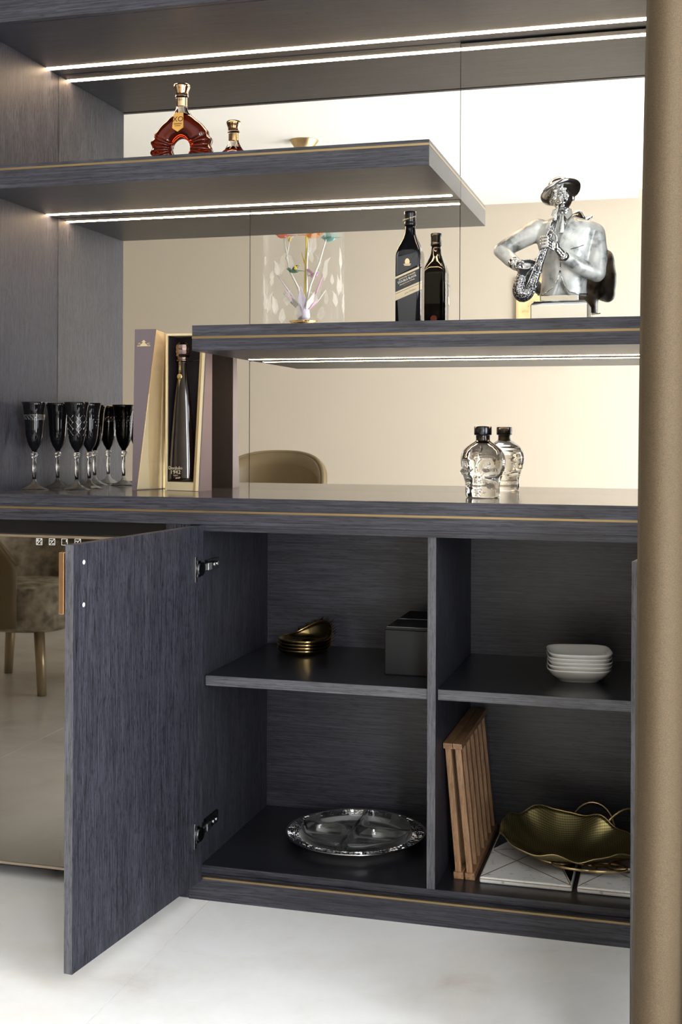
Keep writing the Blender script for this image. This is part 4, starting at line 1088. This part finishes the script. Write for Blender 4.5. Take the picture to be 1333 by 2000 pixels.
# ------------------------------------------------------------------ gold bowls on the boards
def bowls():
    c = Vector((1.575, -.135, .0926))
    t = thing('petal_bowl', 'openwork gold bowl of looped petals under the leaf bowl', 'bowl', tuple(c))
    part('base_ring', MB().tube([tuple(c + Vector((.075*math.cos(a), .070*math.sin(a), .0032))) for a in [2*math.pi*k/48 for k in range(48)]], .003, 8, closed=True), 'gold_sat', t)
    for k in range(9):
        a = 2*math.pi*k/9 + .2; d = Vector((math.cos(a), math.sin(a)*.93, 0)); s = Vector((-math.sin(a), math.cos(a)*.93, 0))
        pts = []
        for i in range(28):
            q = 2*math.pi*i/28; fr_ = .12 + .88*max(0., min(1., .2 + 1.1*math.sin(a) + .35*math.cos(a))); rr = .110 + .048*math.cos(q); h = .004 + .090*fr_*max(0, (rr - .062)/.096)**1.35
            pts.append(tuple(c + d*rr + s*.056*math.sin(q) + Vector((0, 0, h))))
        part('petal', MB().tube(pts, .0036, 8, closed=True, flat=.6), 'gold_sat', t)
    c = Vector((1.512, -.200, .108))
    t = thing('leaf_bowl', 'gold mesh bowl shaped like a ruffled leaf lying on the boards', 'bowl', tuple(c))
    n, m = 120, 22; v = [tuple(c + Vector((0, 0, .002)))]; f = []; edge = []
    for j in range(1, m + 1):
        r = j/m
        for i in range(n):
            a = 2*math.pi*i/n
            ra = .150*(1 + .10*math.cos(a - math.pi)**3*(1 if math.cos(a) < 0 else 0)*-1 + .05*math.cos(3*a + .5))
            rx = ra*(1.12 + .10*max(0, -math.cos(a))**6 if math.cos(a) < 0 else 1.14); ry = ra*.70
            ruf = r**4*(.0062*math.sin(7*a + .6) + .0030*math.sin(12*a + 2.))
            z = .046*r**2.2 + ruf + r**1.6*.035*math.sin(a)*(1 if math.sin(a) > 0 else .55) + r**3*.018*max(0, -math.cos(a))
            p = c + Vector((rx*r*math.cos(a), ry*r*math.sin(a), .002 + max(0, z)))
            v.append(tuple(p))
            if j == m: edge.append(tuple(p))
    for i in range(n): f.append((0, 1 + i, 1 + (i + 1) % n))
    for j in range(m - 1):
        for i in range(n):
            a = 1 + j*n
            f.append((a + i, a + n + i, a + n + (i + 1) % n, a + (i + 1) % n))
    part('leaf', MB().add(v, f, True), 'gold_mesh', t, solid=.0016)
    part('rim_wire', MB().tube(edge, .0013, 6, closed=True), 'gold_sat', t)
bowls()

# ------------------------------------------------------------------ the dining side of the room (seen in the mirrors)
def pendant():
    px, py = .006, -2.458
    t = thing('pendant_lamp', 'glass cylinder pendant lamp with coloured glass birds, reflected in the mirror', 'lamp', (px, py, 1.70))
    o = (px, py, 0)
    part('canopy', MB().lathe([(.0001, CZ - .045), (.040, CZ - .045), (.046, CZ - .038), (.070, CZ - .002), (.070, CZ)], o, 40), 'gold_sat', t)
    part('rod', MB().cyl((px, py, 2.26), (px, py, CZ - .04), .006, seg=12), 'gold_sat', t)
    part('top_cap', MB().lathe([(.060, 2.245), (.060, 2.262), (.010, 2.275)], o, 32), 'gold_sat', t)
    part('cylinder', MB().lathe([(.2015, 1.690), (.2015, 2.26)], o, 64, cap=False), 'thin_glass', t)
    part('base_cup', MB().lathe([(.030, 1.690), (.060, 1.696), (.070, 1.710), (.068, 1.712), (.030, 1.700), (.0001, 1.699)], o, 40), 'gold', t)
    part('bulb_glass', MB().lathe([(.015, 1.705), (.034, 1.730), (.030, 1.765), (.014, 1.785)], o, 24), 'lilac', t)
    random.seed(5)
    def br(pts, r=.004, m='frost'):
        part('branch', MB().tube([(px + a, py + b_, z) for a, b_, z in pts], [r*1.3 - r*.7*i/(len(pts) - 1) for i in range(len(pts))], 8), m, t)
    br([(0, 0, 1.71), (.004, -.01, 1.85), (.010, 0, 1.98), (.018, .01, 2.13), (.020, 0, 2.25)], .0055, 'yellow')
    br([(.006, 0, 1.71), (.014, -.01, 1.85), (.020, .01, 2.0), (.026, 0, 2.15)], .005)
    br([(0, 0, 1.75), (-.040, -.04, 1.88), (-.085, -.03, 1.97), (-.098, 0, 2.09), (-.105, 0, 2.14)], .005)
    br([(-.092, 0, 2.02), (-.080, 0, 2.07), (-.074, 0, 2.11)], .0035)
    br([(0, 0, 1.75), (.050, .05, 1.88), (.095, .05, 1.99), (.112, .02, 2.08), (.120, 0, 2.12)], .005)
    br([(0, 0, 1.76), (.045, -.07, 1.86), (.085, -.06, 1.95)], .004, 'pink'); br([(0, 0, 1.76), (-.06, .07, 1.86), (-.11, .08, 1.93)], .004, 'lilac')
    br([(.008, 0, 1.99), (-.006, 0, 2.03), (-.010, 0, 2.05)], .003, 'yellow'); br([(.020, 0, 2.03), (.036, 0, 2.07), (.040, 0, 2.09)], .003)
    for a in range(9):
        q = 2*math.pi*a/9; d = Vector((math.cos(q), math.sin(q), 0))
        p = Vector((px, py, 1.76)) + d*.02; L = .06 + .02*(a % 3)
        part('glass_leaf', MB().add([tuple(p), tuple(p + d*L*.5 + Vector((-d.y, d.x, 0))*.02 + Vector((0, 0, L*.5))), tuple(p + d*L + Vector((0, 0, L*1.1))), tuple(p + d*L*.5 - Vector((-d.y, d.x, 0))*.02 + Vector((0, 0, L*.55)))], [(0, 1, 2, 3)]), ('pink', 'frost', 'lilac', 'frost', 'teal')[a % 5], t, solid=.003)
    def bird(x, y, z, m, m2, yaw, s=1.):
        mt = Matrix.Translation((px + x, py + y, z)) @ Matrix.Rotation(yaw, 4, 'Z') @ Matrix.Scale(s, 4)
        b = MB().ball((0, 0, 0), (.026, .011, .011)).ball((.025, 0, .009), (.010, .008, .008)).cyl((.033, 0, .009), (.042, 0, .008), .003, .0004, 8)
        b.add([(-.020, .004, 0), (-.020, -.004, 0), (-.060, -.010, .002), (-.060, .010, .002), (-.02, 0, .005)], [(0, 1, 2, 3), (0, 4, 1), (1, 4, 2), (2, 4, 3), (3, 4, 0)])
        o_ = part('bird', b.xf(mt), m, t)
        w_ = MB()
        for sd in (-1, 1): w_.add([(.012, sd*.006, .006), (-.012, sd*.006, .006), (-.026, sd*.034, .028), (.002, sd*.026, .026)], [(0, 1, 2, 3), (3, 2, 1, 0)])
        part('wing', w_.xf(mt), m2, o_)
    bird(-.108, 0, 2.135, 'red', 'orange', R_(160), 1.1); bird(-.070, .01, 2.112, 'yellow', 'frost', R_(60), .7); bird(.045, 0, 2.130, 'orange', 'orange', R_(-15), 1.25); bird(.132, 0, 2.110, 'teal', 'teal', R_(200), 1.25)
    bird(-.058, -.02, 1.962, 'green', 'green', R_(150), .95); bird(-.042, 0, 1.972, 'yellow', 'yellow', R_(80), .7); bird(.052, .0, 1.935, 'pink', 'pink', R_(40), 1.1)
    # frosted foliage etched on the cylinder
    b = MB(); random.seed(9)
    for k in range(34):
        a = random.uniform(0, 2*math.pi); z = random.uniform(1.70, 2.02); L = random.uniform(.05, .13); w_ = random.uniform(.05, .10); ln = random.uniform(-.25, .25)
        pts = [(0, 0), (w_*.5, L*.35), (w_*.28, L*.8), (ln*.2, L), (-w_*.28, L*.75), (-w_*.5, L*.3)]
        v = [(px + .2022*math.cos(a + (p_[0] + ln*p_[1])/.4), py + .2022*math.sin(a + (p_[0] + ln*p_[1])/.4), z + p_[1]) for p_ in pts]
        b.add(v, [tuple(range(6))])
    part('etched_foliage', b, 'etch', t, kind='stuff')
def m_etch():
    m, t, b = nmat('etched_frost'); L = t.links.new
    tr = t.nodes.new('ShaderNodeBsdfTransparent'); df = t.nodes.new('ShaderNodeBsdfDiffuse'); df.inputs[0].default_value = (.95, .93, .88, 1)
    tl = t.nodes.new('ShaderNodeBsdfTranslucent'); tl.inputs[0].default_value = (.95, .93, .88, 1)
    ad = t.nodes.new('ShaderNodeMixShader'); L(df.outputs[0], ad.inputs[1]); L(tl.outputs[0], ad.inputs[2])
    mx = t.nodes.new('ShaderNodeMixShader'); mx.inputs[0].default_value = .30
    L(tr.outputs[0], mx.inputs[1]); L(ad.outputs[0], mx.inputs[2]); L(mx.outputs[0], t.nodes['Material Output'].inputs['Surface'])
    return m
M['etch'] = m_etch()
pendant()

def chair(label, loc, face, top, lining):
    """tub chair; face = heading of the sitter in degrees"""
    t = thing('tub_chair', label, 'chair', (0, 0, 0), 'tub chairs at the dining table')
    n, m = 44, 10
    def P(s, k, r):                                   # s -1..1 around the back, k 0..1 height
        a = math.pi + s*R_(118); h = .36 + ((top - .36)*(1 - .62*abs(s)**2.6))*k
        rr = r*(1 + .10*k)
        return (rr*1.0*math.cos(a), rr*1.08*math.sin(a), h if k > 0 else .30)
    def shell(r): return [[P(-1 + 2*i/n, j/m, r) for i in range(n + 1)] for j in range(m + 1)]
    for nm, r, mt_ in (('outer_shell', .275, 'tan_leather'), ('inner_shell', .250, lining)):
        g = shell(r); v = [p for row in g for p in row]; w_ = n + 1
        part(nm, MB().add(v, [(j*w_ + i, j*w_ + i + 1, (j + 1)*w_ + i + 1, (j + 1)*w_ + i) for j in range(m) for i in range(n)], True), mt_, t, solid=.018)
    part('piping', MB().tube([P(-1 + 2*i/n, 1, .264) for i in range(n + 1)], .014, 8), 'tan_leather', t)
    part('seat', MB().lathe([(.20, .27, 3), (.245, .29, 3), (.250, .42, 3), (.235, .465, 3), (.15, .480, 3), (.0001, .482, 3)], (.045, 0, 0), 40), 'seat', t)
    for sx in (-1, 1):
        for sy in (-1, 1):
            part('leg', MB().tube([(sx*.17 + .02, sy*.17, .28), (sx*.205 + .02, sy*.205, 0.001)], [.024, .020], 12), 'legs', t)
    t.location = loc; t.rotation_euler = (0, 0, R_(face)); return t
chair('tan leather tub chair whose back shows in the long mirror above the counter', (-.33, -2.86, 0), 90, 1.05, 'tan_leather')
chair('tan leather tub chair reflected in the wine fridge door', (-1.13, -2.63, 0), 0, .92, 'seat')
t = thing('dining_table', 'brown stone dining table under the glass pendant lamp', 'table', (.02, -2.30, 0))
part('top', MB().lathe([(.66, .725, 3), (.70, .735, 3), (.70, .750, 3), (.0001, .7505, 3)], (.02, -2.22, 0), 56, sx=1.0, sy=.55), 'tabletop', t)
part('pedestal', MB().lathe([(.30, 0), (.30, .02), (.12, .06), (.09, .35), (.14, .725)], (.02, -2.22, 0), 36, sy=.7), 'legs', t)

t = thing('wall_panel', 'yellow wood-grained picture panel on the wall, reflected behind the bust', 'picture', (.97, RY0 + .01, 1.5))
def m_pine():
    m, t_, b = nmat('yellow_veined_panel'); L = t_.links.new
    tc = t_.nodes.new('ShaderNodeTexCoord'); n = t_.nodes.new('ShaderNodeTexNoise'); n.inputs['Scale'].default_value = 9; n.inputs['Detail'].default_value = 6
    L(tc.outputs['Object'], n.inputs['Vector'])
    r = ramp(t_, [(.30, (.22, .15, .06)), (.42, (.62, .50, .26)), (.65, (.74, .62, .36))]); L(n.outputs['Fac'], r.inputs[0]); L(r.outputs[0], b.inputs['Base Color'])
    b.inputs['Roughness'].default_value = .5; return m
M['pine'] = m_pine()
part('panel', MB().box(.830, 1.12, RY0 + .001, RY0 + .018, 1.614, 2.115), 'pine', t)
part('frame', MB().box(.816, .830, RY0 + .001, RY0 + .026, 1.60, 2.129).box(1.12, 1.134, RY0 + .001, RY0 + .026, 1.60, 2.129).box(.83, 1.12, RY0 + .001, RY0 + .026, 2.115, 2.129).box(.83, 1.12, RY0 + .001, RY0 + .026, 1.60, 1.614), 'gold_paper', t)
